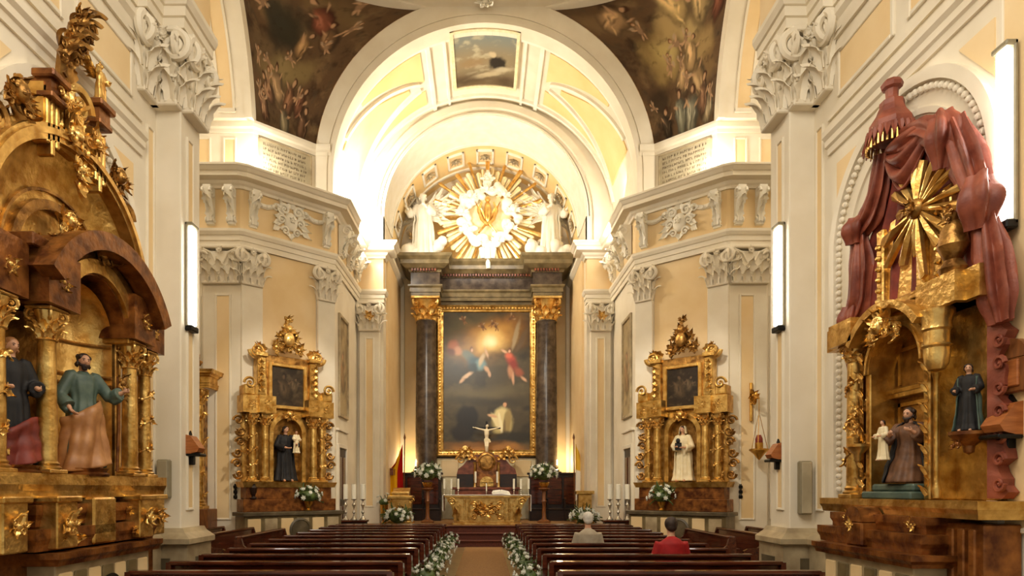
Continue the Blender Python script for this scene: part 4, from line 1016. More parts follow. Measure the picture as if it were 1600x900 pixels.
b = MB(); b.clump((0,-.46,3.5),.27,10,24); b.clump((-.2,-.44,3.42),.17,7,25); b.clump((.2,-.44,3.42),.17,7,26); b.cherub((0,-.52,3.5),.09); b.build('arch_carving','goldb',RR,True)
# wavy terracotta sides
for q in (-1,1):
    b = MB(); n = 30; L = []; O = []
    for k in range(n+1): z = 1.72+1.75*k/n; L.append((q*1.0,z)); O.append((q*(1.12+.045*math.sin(k*1.1)+.03*math.sin(k*2.3)),z))
    vs = []; fs = []
    for (i,o) in zip(L,O):
        for p,w in ((i,-.02),(i,-.16),(o,-.12),(o,-.02)): vs.append((p[0],w,p[1]))
    for i in range(n):
        for k in range(4): fs.append((i*4+k,i*4+(k+1)%4,i*4+4+(k+1)%4,i*4+4+k))
    b.add(vs,fs)
    for k in range(8): b.scroll((q*1.12,-.15,1.85+.21*k),(q,0,0),(0,0,1),.07,1.3,.3,0,1 if k%2 else -1,5,14)
    b.build('wavy_side','terra',RR,True)
# upper stage: panel, posts, sunburst
block_at(RR,'upper_panel','goldb',(-.5,.55,-.16,-.05,3.74,4.75))
b = MB()
for x in (-.46,.2,.48): b.box(x-.06,x+.06,-.22,-.15,3.74,4.7,.015)
b.box(-.5,.6,-.26,-.1,3.74,3.84,.02)
for x in (-.46,.48):
    for k in range(6): b.ball((x,-.23,3.9+.12*k),.035,6,5)
b.build('upper_post','gold',RR)
b = MB(); b.lathe([(.1,3.78),(.12,3.84),(.07,3.92),(.13,4.05),(.1,4.2),(.05,4.28),(.08,4.34)],16,(.78,-.3,0)); b.clump((.78,-.34,4.34),.14,7,27); b.build('urn_finial','goldd',RR,True)
SB = thing('sunburst','carved gilt sunburst hanging before the red drapery of the right altarpiece','sunburst', RRM @ V((.27,-.24,4.62)), -PI/2)
R = random.Random(3); 
for k in range(17):
    a = 2*PI*(k+R.uniform(-.3,.3))/17; L = R.uniform(.36,.62)*(1.12 if math.sin(a)<0 else .95); w = R.uniform(.03,.06)
    d = V((math.cos(a),0,math.sin(a))); n_ = V((-d.z,0,d.x)); b = MB()
    p0,p1 = d*.06, d*L; tw = .06
    vs = [p0-n_*w*.3+V((0,-.06,0)),p0+n_*w*.3+V((0,-.06,0)),p1+n_*w+V((0,-.02,0)),p1+d*.03+V((0,-.03,0)),p1-n_*w+V((0,-.02,0))]
    b.add([V(v) for v in vs]+[V(v)+V((0,.04,0)) for v in vs]+[d*L*.6+V((0,-.075,0))],[(0,1,10),(1,2,10),(2,3,10),(3,4,10),(4,0,10),(9,8,7,6,5)]+[(i,(i+1)%5,5+(i+1)%5,5+i) for i in range(5)])
    b.build('ray','goldb',SB)
b = MB(); b.ball((0,-.07,0),(.1,.06,.1),14,10); b.rosette((0,-.12,0),(0,-1,0),.11,7); b.build('sun_centre','goldd',SB,True)
# canopy
b = MB(); cx, cy = -.19, -.25
b.lathe([(.235,5.58),(.24,5.66),(.22,5.68),(.215,5.74),(.15,5.84),(.12,5.92),(.12,5.97),(.07,5.99),(.06,6.02),(.065,6.1),(.1,6.12),(.11,6.16),(.08,6.2),(.001,6.21)],8,(cx,cy,0),a0=PI/8,a1=2*PI+PI/8)
b.build('canopy','terra',RR)
b = MB()
for k in range(26):
    a = 2*PI*k/26; d = V((math.cos(a),math.sin(a),0)); b.leaf(V((cx,cy,5.66))+d*.235,(d.x*.15,d.y*.15,-1),d,.2,.055,.1,1,5)
b.build('canopy_valance','terra',RR,True)
b = MB()
for k in range(34):
    a = 2*PI*k/34; d = V((math.cos(a),math.sin(a),0)); b.tube([V((cx,cy,5.58))+d*.235,V((cx,cy,5.47))+d*.24],[.009,.014],5)
b.build('canopy_fringe','gold',RR,True)
def drape(pts, rad, name, m='terra', fl=7, amp=.3, seg=56, flat=.6, seed=0):
    b = MB(); P_ = []; Q = []; pts = [(p[0],p[1]*.72,p[2]) for p in pts]; rad = [r*.8 for r in rad]
    for i in range(len(pts)-1):
        for k in range(8):
            t = k/8; P_.append(V(pts[i]).lerp(V(pts[i+1]),t)); s_ = t*t*(3-2*t); Q.append(rad[i]+(rad[i+1]-rad[i])*s_)
    P_.append(V(pts[-1])); Q.append(rad[-1])
    for _ in range(3): P_ = [P_[0]]+[(P_[i-1]+P_[i]*2+P_[i+1])/4 for i in range(1,len(P_)-1)]+[P_[-1]]
    n = len(P_); vs = []; fs = []
    for i,p in enumerate(P_):
        t = (P_[min(i+1,n-1)]-P_[max(0,i-1)]).normalized(); w = V((0,-1,0)); u = t.cross(w).normalized(); w = u.cross(t)
        for k in range(seg):
            a = 2*PI*k/seg; r = Q[i]*(1+amp*math.sin(fl*a+i*.09+seed)+.1*math.sin(3*a+i*.25)); vs.append(p+u*r*math.cos(a)+w*r*math.sin(a)*flat)
    for i in range(n-1):
        for k in range(seg): a = i*seg+k; c = i*seg+(k+1)%seg; fs.append((a,c,c+seg,a+seg))
    fs += [tuple(range(seg))[::-1],tuple(range((n-1)*seg,n*seg))]
    b.add(vs,fs); return b.build(name,m,RR,True,60)
drape([(-.36,-.34,5.5),(-.46,-.32,5.15),(-.6,-.3,4.95),(-.8,-.3,4.86)],[.12,.15,.17,.14],'left_drapery',seed=1)
drape([(-.84,-.34,4.98),(-.84,-.36,4.86),(-.86,-.34,4.7)],[.13,.19,.12],'drapery_knot',fl=5,amp=.24,flat=.9)
drape([(-.84,-.3,4.76),(-.82,-.28,4.4),(-.86,-.26,4.05),(-.98,-.28,3.85)],[.13,.2,.2,.16],'left_drapery',seed=2)
drape([(-1.0,-.32,3.98),(-1.0,-.34,3.85),(-1.0,-.3,3.72)],[.13,.17,.11],'drapery_knot',fl=5,amp=.24,flat=.9)
drape([(-1.0,-.28,3.76),(-1.02,-.26,3.5),(-1.06,-.22,3.2)],[.12,.17,.1],'left_drapery',seed=3)
drape([(.0,-.36,5.46),(.3,-.36,5.4),(.56,-.36,5.2)],[.12,.14,.14],'right_drapery',seed=4)
drape([(.58,-.38,5.34),(.66,-.4,5.15),(.6,-.38,4.85)],[.15,.22,.09],'drapery_knot',fl=6,amp=.24,flat=.8)
drape([(.7,-.34,5.2),(.86,-.32,4.8),(.98,-.3,4.45)],[.16,.19,.15],'right_drapery',seed=5)
drape([(1.0,-.34,4.56),(1.04,-.38,4.36),(1.0,-.32,4.12)],[.15,.21,.13],'drapery_knot',fl=5,amp=.24,flat=.8)
drape([(1.02,-.28,4.2),(1.08,-.26,3.85),(1.12,-.24,3.5),(1.14,-.2,3.25)],[.13,.18,.18,.12],'right_drapery',seed=6)
b = MB()                                                  # swag under the canopy
def sw(u,v):
    x = -.38+.86*u; sag = .52*v*math.sin(PI*u)**.8; return (x, -.2-.1*math.sin(PI*u)-.05*math.sin(v*19)*math.sin(PI*u), 5.5-.04*u-sag+.05*math.sin(u*9)*v)
b.grid(sw,40,30); o = b.build('drapery_swag','terra',RR,True,None); so = o.modifiers.new('t','SOLIDIFY'); so.thickness = .02
b = MB()                                                  # the hanging behind
def bk(u,v):
    hw = .36+.62*sm(v,0,.8); x = (2*u-1)*hw+.02; return (x, -.1-.07*math.sin(u*34+v*3)*(.3+.7*v)-.1*math.sin(PI*u)*(1-v), 5.55-1.8*v)
b.grid(bk,90,24); o = b.build('drapery_back','terrad',RR,True,None); so = o.modifiers.new('t','SOLIDIFY'); so.thickness = .02
# statues of the right altar
KNEEL = [(.01,.2,.24,.02),(.15,.18,.2,.03),(.3,.14,.13,.04),(.42,.12,.09,.02),(.52,.125,.085,0),(.58,.11,.07,0),(.615,.045,.045,0),(.63,.035,.035,0)]
statue('saint_statue','dark robed kneeling statue lifting a small child inside the niche of the draped altarpiece', RRM @ V((.14,-.28,1.86)), -PI/2+.6, 1.0, 'browns','blackc','skin','hair','hair',
  {-1:((-.17,-.06,.46),(-.1,-.2,.5)),1:((.17,-.06,.46),(.1,-.2,.52))}, -.2,.1,.15,KNEEL,9,kneel=True)
statue('child_figure','small pale robed child figure in the arms of the kneeling statue', RRM @ V((.06,-.5,2.1)), -PI/2, .42, 'creamc',None,'skin','hair',None,ARM,.2,0,.1,STAND,10,.014)
b = MB(); b.box(-.4,.42,-.46,-.05,1.7,1.78,.015); b.box(-.28,.4,-.42,-.06,1.78,1.86,.02); o = b.build('statue_base','green',None); tag(o,'grey green stepped base under the kneeling statue','statue base'); o.matrix_basis = RRM
statue('saint_statue','small black robed statue on a bracket at right of the draped altarpiece', RRM @ V((.84,-.2,2.33)), -PI/2+.5, .62, 'blackc','green','skin','hair',None,ARM,.3,0,.1,STAND,11,.014)
# ================================================================ SMALL ALTARS ON THE DIAGONAL WALLS
def small_altar(s):
    sd = 'left' if s < 0 else 'right'
    loc = spot_diag(s,1.06,.14); rz = -s*DANG
    t = thing('side_altarpiece', 'small gilt altarpiece with dark picture on the diagonal wall ' + ('left of the great arch' if s<0 else 'right of the great arch'), 'altarpiece', loc, rz)
    g = 'gold' if s < 0 else 'gold'
    fr = block_at(t,'altar_front','marbleg',(-1.35,1.35,-.72,-.05,0,1.12))
    for k in range(6): block_at(fr,'front_panel','stone' if k%2 else 'ochre',(-1.28+.44*k,-1.28+.44*k+.34,-.745,-.7,.3,1.05))
    b = MB(); b.at((.12,-.74,.74),0,PI/2); b.lathe([(.3,0),(.31,.03),(.26,.05),(.24,.03),(.001,.05)],28); b.build('medallion','darkstone',fr,True)
    block_at(t,'altar_table','darkstone',(-1.42,1.42,-.8,-.03,1.12,1.22))
    block_at(t,'predella','goldr',(-1.3,1.3,-.5,-.03,1.22,1.55),(-1.2,1.2,-.42,-.03,1.55,1.95))
    b = MB(); b.sweep([(-1.25,0),(-1.25,-.44),(1.25,-.44),(1.25,0)],[(-.05,1.86),(.03,1.86),(.05,1.92),(.08,2.0),(-.05,2.0)],-1); b.box(-1.22,1.22,-.4,0,1.86,1.99); b.build('predella_cornice',g,t)
    block_at(t,'back_panel',g,(-1.2,-.42,-.12,0,2.0,4.0),(.42,1.2,-.12,0,2.0,4.0),(-1.2,1.2,-.12,0,3.72,4.0))
    block_at(t,'niche_back','goldd',(-.44,.44,-.02,.02,1.9,3.8))
    b = MB(); b.arch(0,3.33,.4,.52,-.26,-.02,0,PI,26)
    for q in (-1,1): b.box(q*.4,q*.52,-.26,-.02,2.0,3.33,.01)
    b.build('niche_arch',g,t,True)
    b = MB(); b.clump((0,-.3,3.8),.24,9,int(5+s)); b.cherub((0,-.36,3.82),.09)
    b.build('arch_carving','goldb',t,True)
    for x in (-.98,-.68,.68,.98): column(t,x,-.36 if abs(x)<.8 else -.28,2.0,3.5,3.8,.1 if abs(x)<.8 else .09,g,abs(x)>.8)
    for q in (-1,1):
        entab(t,[(q*1.22,0),(q*1.22,-.36),(q*.84,-.36),(q*.84,-.5),(q*.52,-.5),(q*.52,-.12)],3.8,4.25,-q,'gold',.14)
        b = MB()
        for k in range(6): b.scroll((q*(1.28+.06*math.sin(k*1.3)),-.12,2.2+.28*k),(q,0,0),(0,0,1),.13,1.4,.3,0,1 if k%2 else -1,6,16); b.leaf((q*1.22,-.1,2.15+.28*k),(q*.8,0,.6),(0,-1,0),.22,.13,.5)
        b.build('side_fretwork','goldd',t,True)
        for x_,y_ in ((q*.68,-.53),(q*1.04,-.4)): b = MB(); b.clump((x_,y_,4.02),.16,8,int(x_*10)+20); b.build('frieze_carving','goldb',t,True)
        b = MB(); b.box(q*.95,q*1.25,-.42,-.05,4.25,4.52,.03); b.scroll((q*1.1,-.44,4.55),(q,0,0),(0,0,1),.16,1.5); b.prism([(q*.6,4.25),(q*1.2,4.25),(q*.62,4.75)][::q],-.3,-.05); b.build('shoulder_scroll','gold',t,True)
        b = MB(); b.box(q*.62,q*.86,-.3,-.02,4.25,5.3,.02); b.box(q*.58,q*.92,-.36,-.02,5.3,5.42,.02)
        for k in range(5): b.leaf((q*.74,-.31,4.4+.17*k),(q*.3,-.1,1),(0,-1,0),.2,.16,.6)
        b.build('attic_pilaster','gold',t,True)
        b = MB(); b.scroll((q*.86,-.28,5.45),(q,0,0),(0,0,1),.2,1.6,.3,0,-1); b.clump((q*.82,-.26,5.5),.24,8,14); b.leaf((q*.6,-.2,5.5),(q*1,0,.6),(0,-1,0),.4,.2,.6); b.build('attic_scroll','goldb' if s<0 else 'gold',t,True)
    block_at(t,'attic_panel','goldd',(-.62,.62,-.2,0,3.95,5.4))
    b = MB()
    for x0,x1,z0,z1 in ((-.55,-.44,3.97,5.2),(.44,.55,3.97,5.2),(-.44,.44,3.97,4.07),(-.44,.44,5.1,5.2)): b.box(x0,x1,-.29,-.1,z0,z1,.02)
    b.build('picture_frame','goldb',t)
    def pp(u,v):
        c = Canvas(u,v,(74,58,40) if s<0 else (58,42,28),120+s,.85,.04); c.cloud((40,30,20),-.1,.4,.8,122+s)
        c.person(.45,.42,.62,(88,68,46),8,(120,92,66),(40,28,18)); c.person(.72,.5,.4,(104,84,60),-10,(130,104,78),(40,28,18)); c.cloud((130,108,80),.15,.6,.4,125+s)
        c.c *= .6
        return c.c
    painted('picture',lambda u,v:V((-.45+.9*u,-.225,4.04+1.08*v)),40,50,pp,M['paint'],t)
    b = MB()
    for (x,z,sz,n) in ((0,5.75,.42,11),(-.32,5.62,.3,8),(.32,5.62,.3,8),(0,6.1,.3,9),(-.2,5.95,.24,7),(.2,5.95,.24,7),(0,6.4,.22,8)): b.clump((x,-.22,z),sz,n,int(z*10+x*7))
    b.build('crest_carving','gold' if s<0 else 'goldd',t,True)
    b = MB(); b.ball((0,-.34,5.85),(.16,.1,.2),14,10); b.build('crest_medallion','goldb' if s<0 else 'goldd',t,True); b = MB(); b.cherub((0,-.36,6.12),.09); b.build('crest_cherub','goldb' if s<0 else 'goldd',t,True)
    return t
SLT = small_altar(-1); SRT = small_altar(1)
def on_altar(t, p): return Matrix.Translation(t.location) @ Matrix.Rotation(t.rotation_euler.z,4,'Z') @ V(p)
za = -DANG
statue('saint_statue','black habited saint statue holding a pale child in the niche of the small left altarpiece', on_altar(SLT,(-.05,-.2,2.02)), DANG, 1.5,'blackc','blackc','skin','hair',None,
  {-1:((-.18,-.02,.64),(-.04,-.16,.6)),1:((.2,-.04,.66),(.12,-.2,.66))},.3,.15,.1,STAND,21,.012)
statue('child_figure','pale child figure held on the arm of the black habited saint', on_altar(SLT,(.16,-.42,2.78)), DANG, .6,'creamc',None,'skin','tan',None,ARM,-.3,0,0,STAND,22,.016)
statue('saint_statue','cream robed saint statue in the niche of the small right altarpiece', on_altar(SRT,(0,-.2,2.02)), za, 1.5,'creamc','creamc','skin','hair',None,
  {-1:((-.18,-.02,.64),(-.06,-.17,.62)),1:((.19,-.04,.62),(.1,-.2,.6))},-.2,-.1,.1,STAND,23,.012,veil=True,hood='creamc')
b = MB(); b.box(-.09,.09,-.04,.0,0,.2,.01); b.ball((0,-.03,.25),(.06,.05,.07),10,8); b.box(-.05,.05,-.05,-.03,.04,.16,.01)
o = b.build('dark_book','blackc'); tag(o,'small dark book held before the cream robed saint','book'); o.location = on_altar(SRT,(-.02,-.44,2.86)); o.rotation_euler = (0,0,za)
flowers('flower_arrangement','white flowers in a brass vase on the small left side altar', on_altar(SLT,(.42,-.6,1.6)),.38,20,31,'white flowers on the side altars',vase=.37)
flowers('flower_arrangement','white flowers in a brass vase on the small right side altar', on_altar(SRT,(-.42,-.6,1.6)),.4,20,32,'white flowers on the side altars',vase=.37)
b = MB(); b.lathe([(.07,0),(.09,.03),(.04,.08),(.08,.2),(.09,.3),(.05,.36),(.06,.4)],16); o = b.build('dark_urn','woodd',None,True); tag(o,'small dark urn at left end of the small left altarpiece ledge','urn'); o.location = on_altar(SLT,(-1.02,-.45,1.55))
# ---------------------------------------------------------------- slice of another gilt altar in the left transept
t = thing('transept_altarpiece','gilt altarpiece edge with a column showing behind the left nave pier','altarpiece',(-7.75,16.55,0),0)
block_at(t,'plinth','woodm',(-.7,.7,-.3,.3,0,1.3)); block_at(t,'back_panel','goldd',(-.6,.45,.1,.3,1.3,4.4))
column(t,.35,-.05,1.3,4.0,4.4,.14,'gold',True); column(t,-.35,-.05,1.3,4.0,4.4,.14,'gold',True)
entab(t,[(.7,.3),(.7,-.25),(-.7,-.25),(-.7,.3)],4.4,4.85,1,'gold',.16)
b = MB(); b.clump((.3,-.15,5.0),.35,9,6); b.clump((-.3,-.1,5.2),.4,9,8); b.build('crest_carving','goldd',t,True)
# ================================================================ REREDOS
t = thing('marble_reredos','dark marble altar frame with two columns and a broken cornice behind the altar','altar frame',(0.05,25.9,0),0)
def RX(px,d=25.4): return (px-CX)*d/F-.05
for q in (-1,1):
    x = q*2.36
    b = MB(); b.box(x-.62,x+.62,-1.25,.2,.63,2.2,.02); b.box(x-.68,x+.68,-1.3,.2,2.1,2.3,.03); b.box(x-.55,x+.55,-1.15,.2,2.3,2.5,.02); b.build('pedestal','marble',t)
    b = MB(); b.lathe([(.52,2.5),(.54,2.56),(.45,2.62),(.48,2.68),(.44,2.76),(.43,2.9),(.43,4.4),(.41,6.4),(.385,8.3),(.41,8.36),(.39,8.42)],32,(x,-.7,0)); sh = b.build('column','marble',t,True)
    b = MB(); b.at((x,-.7,8.4))
    b.lathe([(.39,0),(.42,.04),(.36,.1),(.38,.5),(.5,.78)],20)
    for row in range(2):
        for k in range(9):
            a = 2*PI*(k+.5*row)/9; d = V((math.cos(a),math.sin(a),0)); b.leaf(d*.36+V((0,0,.04+.26*row)),d*.25+V((0,0,1)),d,.42,.28,.85,3,7)
    for k in range(4):
        a = PI/4+PI/2*k; d = V((math.cos(a),math.sin(a),0)); b.scroll(d*.54+V((0,0,.66)),d,(0,0,1),.17,1.6,.3,PI/2,-1)
    b.box(-.56,.56,-.56,.56,.78,.88,.02); b.build('capital','goldb',sh,True)
ep = [(-2.92,.2),(-2.92,-1.2),(-1.8,-1.2),(-1.8,-.55),(1.8,-.55),(1.8,-1.2),(2.92,-1.2),(2.92,.2)]
b = MB(); b.sweep(ep,[(-.3,9.28),(0,9.28),(0,9.42),(.04,9.42),(.04,9.58),(.1,9.64),(.1,9.7),(-.3,9.7)],-1); b.build('architrave','marbleg',t)
b = MB(); b.sweep(ep,[(-.3,9.68),(0,9.68),(0,10.2),(-.3,10.2)],-1); b.build('frieze','marble',t)
b = MB(); b.sweep(ep,[(-.5,10.18),(.05,10.18),(.08,10.26),(.2,10.3),(.36,10.42),(.36,10.56),(.46,10.68),(.5,10.78),(-.5,10.78)],-1); b.build('cornice','marbleg',t)
b = MB()
for (xa,xb,y) in ((-2.9,-1.82,-1.2),(-1.78,1.78,-.55),(1.82,2.9,-1.2)):
    n = int((xb-xa)/.11)
    b = MB()
    for k in range(n): b.box(xa+.11*k+.02,xa+.11*k+.085,y-.17,y-.02,10.2,10.3)
    b.build('dentil_course','marbler',t)
block_at(t,'top_slab','marbleg',(-2.9,2.9,-.9,.2,10.6,10.76))
block_at(t,'back_slab','marbleg',(-1.95,1.95,-.4,.2,8.9,9.7))
block_at(t,'back_panel','marble',(-2.1,2.1,-.25,.2,3.0,9.0))
b = MB(); b.box(-2.0,2.0,-.45,.2,.63,3.05); b.build('white_base','creamc',t)
for x in (-1.45,1.45): block_at(t,'base_panel','ochre',(x-.35,x+.35,-.49,-.4,2.3,2.95),c=.03)
# ---------------------------------------------------------------- painting
def altarpaint(u,v):
    c = Canvas(u,v,(92,80,56),200,.62,.025); R = random.Random(2); A = .62
    c.cloud((58,50,36),-.1,.4,.7,201); c.blob(.25,.88,.3,.1,(104,98,74),10,.8,.8); c.blob(.15,.6,.15,.2,(58,52,38),0,.8,.8); c.blob(.9,.85,.16,.14,(76,58,38),0,.8,.9)
    c.blob(.5,.42,.42,.06,(124,112,80),4,.9,.8); c.cloud((120,108,78),.05,.6,.5,207); c.blob(.48,.36,.4,.04,(70,62,44),-4,.8,.7)
    c.blob(.56,.86,.26,.1,(150,100,48),20,.9,.9); c.blob(.53,.8,.3,.16,(164,124,62),20,.9,.9); c.blob(.55,.8,.18,.12,(214,172,98),25,.9,.9); c.blob(.55,.785,.1,.085,(250,220,150),10,.9,1); c.blob(.545,.78,.05,.045,(255,244,204),0,.9,1)
    # left angels
    for x,y,rx,ry,col,an in ((.3,.69,.1,.035,(120,128,120),-35),(.37,.64,.1,.05,(74,104,116),-25),(.43,.62,.07,.045,(126,156,160),-40),(.34,.6,.06,.04,(52,72,80),10),(.45,.66,.03,.06,(206,186,156),-20),(.28,.54,.085,.016,(222,192,162),38),(.22,.5,.05,.014,(214,180,150),40),(.5,.58,.05,.016,(206,170,140),-55),(.53,.55,.03,.013,(206,170,140),-70),(.12,.76,.07,.05,(176,112,76),-15),(.17,.73,.05,.035,(196,146,110),20),(.09,.72,.05,.03,(120,74,52),0),(.33,.735,.025,.022,(120,84,54),0),(.335,.73,.017,.016,(222,184,150),0),(.5,.7,.015,.05,(210,178,146),15)): c.blob(x,y,rx*A,ry,col,an,.6,1)
    # right angel
    for x,y,rx,ry,col,an in ((.83,.83,.03,.12,(176,158,126),-14),(.9,.8,.035,.1,(120,98,70),-24),(.78,.66,.075,.05,(186,84,62),20),(.75,.69,.06,.03,(214,116,86),10),(.8,.62,.07,.05,(150,62,48),-20),(.86,.57,.07,.04,(166,96,66),-30),(.76,.57,.035,.05,(196,146,110),5),(.765,.73,.026,.022,(110,72,46),0),(.76,.725,.018,.017,(224,182,150),0),(.92,.52,.06,.014,(216,174,142),-42),(.79,.52,.018,.05,(210,166,134),5),(.7,.72,.05,.014,(216,178,146),-20)): c.blob(x,y,rx*A,ry,col,an,.6,1)
    for k in range(5): c.putto(R.uniform(.2,.8),R.uniform(.86,.96),.06,R.uniform(-60,60),(150,110,74),k)
    # kneeling monk in white, dark companion
    c.blob(.27,.2,.13*A,.12,(46,38,30),8,.25,1); c.blob(.33,.25,.1*A,.07,(42,34,27),-20,.3,1); c.blob(.2,.14,.12*A,.07,(52,42,32),0,.4,1)
    for x,y,rx,ry,col,an in ((.68,.2,.13,.1,(206,188,130),4),(.66,.25,.1,.08,(232,216,162),0),(.73,.2,.05,.11,(176,154,100),-4),(.6,.22,.035,.08,(242,228,180),28),(.65,.2,.02,.09,(248,238,198),8),(.7,.17,.02,.08,(150,128,82),0),(.56,.26,.06,.014,(224,184,146),-20),(.71,.335,.035,.028,(96,70,46),0),(.70,.33,.024,.022,(220,174,136),0),(.63,.11,.14,.02,(120,98,60),0)): c.blob(x,y,rx*A,ry,col,an,.35,1)
    c.blob(.82,.1,.3*A,.05,(60,54,38),0,.5,.9); c.blob(.5,.02,.6*A,.055,(186,136,74),0,.6,1); c.blob(.3,.05,.4*A,.02,(150,108,58),0,.7,.8)
    return np.clip(c.c,0,1)**1.2
pt = thing('altar_painting','tall gilt framed oil painting of angels in golden light above a kneeling figure','painting',(.06,25.4,3.1),0)
painted('canvas',lambda u,v:V((-1.74+3.48*u,-.04,.2+5.55*v)),150,210,altarpaint,M['paint'],pt)
block_at(pt,'backing','woodd',(-1.8,1.8,-.02,.05,.1,5.9))
b = MB()
W_,H_ = 1.98,6.0
for poly,m in ((0,0),):
    pr = [(0,.0),(0,-.1),(.06,-.16),(.12,-.12),(.2,-.09),(.26,-.1),(.28,-.04),(.28,0)]
    cs = [(-W_,0),(W_,0),(W_,H_),(-W_,H_)]; vs = []; fs = []; n = len(pr)
    for (x,z) in cs:
        for o_,y in pr: vs.append((x-math.copysign(o_,x), y, z+(o_ if z==0 else -o_)))
    for k in range(4):
        for j in range(n-1): a = k*n+j; c_ = ((k+1)%4)*n+j; fs.append((a,a+1,c_+1,c_))
    b.add(vs,fs)
b.build('frame','gold',pt,False)
b = MB()
for q in (-1,1):
    for k in range(46): b.ball((q*1.84,-.13,.15+.127*k),(.04,.03,.05),6,4)
for k in range(29): 
    for z in (.14,5.86): b.ball((-1.8+.1286*k,-.13,z),(.05,.03,.04),6,4)
b.build('frame_beading','goldb',pt,True)
# ---------------------------------------------------------------- glory
t = thing('sunburst_glory','great gilt and white sunburst with cloud ring above the altar frame','sunburst',(.1,25.15,12.5),0); t.scale = (1.16,1,1.16)
R = random.Random(11)
for k in range(60):
    a = 2*PI*(k+R.uniform(-.15,.15))/60; L = (2.0 if k%3==0 else 1.65)*R.uniform(.88,1.02); w = .045 if k%2 else .03
    d = V((math.cos(a),0,math.sin(a))); n_ = V((-d.z,0,d.x)); b = MB(); p0 = d*.75; p1 = d*L
    vs = [p0-n_*w*.5,p0+n_*w*.5,p1+n_*w*1.7,p1+d*.05,p1-n_*w*1.7]
    b.add(vs+[v+V((0,.06,0)) for v in vs]+[p0+V((0,-.05,0)),p1+V((0,-.05,0))],[(0,10,11,4),(10,1,2,11),(2,3,11),(3,4,11),(0,1,10),(9,8,7,6,5)]+[(i,(i+1)%5,5+(i+1)%5,5+i) for i in range(5)])
    b.build('ray','palegold' if k%3 else 'goldb',t)
b = MB()
for k in range(52):
    a = 2*PI*k/52+R.uniform(-.05,.05); r = R.uniform(.62,1.06); b.ball((r*math.cos(a),-.1-R.uniform(0,.14),r*math.sin(a)),(R.uniform(.08,.2),.13,R.uniform(.08,.2)),9,7)
bake_remesh(b,.03,'cloud_ring','white',t,2)
for k in range(9):
    a = 2*PI*(k+.3)/9; b = MB(); b.cherub((.88*math.cos(a),-.34,.88*math.sin(a)),.11); b.build('cherub_head','white',t,True)
b = MB(); b.at((0,.04,0),0,PI/2); b.lathe([(.001,0),(.8,0),(.8,.05),(.001,.08)],40); b.build('inner_disc','palegold',t,True)
b = MB()
for q in (-1,1):
    b.leaf((q*.08,-.2,-.2),(q*.55,0,1),(0,-1,0),.75,.2,.15,2); b.tube([(0,-.24,-.35),(q*.2,-.24,-.15),(q*.3,-.24,.15),(q*.2,-.24,.42)],[.05,.06,.05,.03],8); b.tube([(q*.05,-.24,-.3),(q*.3,-.26,-.62)],[.05,.03],7)
b.ball((0,-.24,.1),(.12,.1,.36),14,10); b.ball((0,-.28,.5),(.09,.09,.1),10,8); b.build('central_emblem','goldb',t,True)
b = MB(); b.tube([(0,-.2,.85),(0,-.2,1.5)],.05,8); b.box(-.25,.25,-.24,-.17,1.2,1.27,.01); b.clump((0,-.22,1.2),.3,9,14); b.build('top_finial','white',t,True)
b = MB(); b.tube([(0,-.16,-1.1),(0,-.2,-1.4),(.02,-.2,-1.8)],[.11,.1,.07],10); b.tube([(-.2,-.16,-1.1),(-.17,-.18,-1.45)],[.1,.07],8); b.tube([(.2,-.16,-1.1),(.17,-.18,-1.45)],[.1,.07],8); b.build('lower_drapery','white',t,True)
for s in (-1,1):
    statue('angel_statue',f'white winged angel statue on the {"left" if s<0 else "right"} end of the marble cornice',(s*2.5+.08,25.0,10.85),s*.25,2.5,'white','white','white','white',None,
     {-1:((-.18,-.05,.66),(-.1 if s>0 else -.2,-.18,.72)),1:((.18,-.05,.66),(.1 if s<0 else .2,-.18,.72))},-s*.6,0,.1,KNEEL if False else STAND,30+s,.011,wings='white')
    b = MB(); R = random.Random(8+s)
    for k in range(26): b.ball((R.uniform(-.8,.8),R.uniform(-.3,.25),R.uniform(.05,.8 if k%2 else .4)),R.uniform(.16,.3),10,8)
    o = bake_remesh(b,.04,'carved_cloud','white',None,2); tag(o,f'white carved cloud around the feet of the {"left" if s<0 else "right"} angel','cloud sculpture'); o.location = (s*2.5+.08,25.1,10.75)
# ================================================================ SANCTUARY FURNITURE
FL = .642
# stalls
for s in (-1,1):
    t = thing('choir_stall',f'dark wooden panelled seats along the back wall {"left" if s<0 else "right"} of the altar','choir stall',(s*2.95,24.2,FL),0)
    block_at(t,'back_panel','woodd',(-1.3*1,1.3,-.05,.05,0,1.72),(-1.36,1.36,-.12,.07,1.72,1.8)); block_at(t,'seat','woodd',(-1.28,1.28,-.5,-.03,.4,.46),(-1.28,1.28,-.46,-.4,0,.4))
    for k in range(4): block_at(t,'back_inset','wood',(-1.22+.62*k,-1.22+.62*k+.54,-.08,-.04,.6,1.62))
    for k in range(5): block_at(t,'arm_divider','woodd',(-1.3+.64*k,-1.25+.64*k,-.5,-.04,0,.78),(-1.31+.64*k,-1.24+.64*k,-.54,-.04,.78,.82))
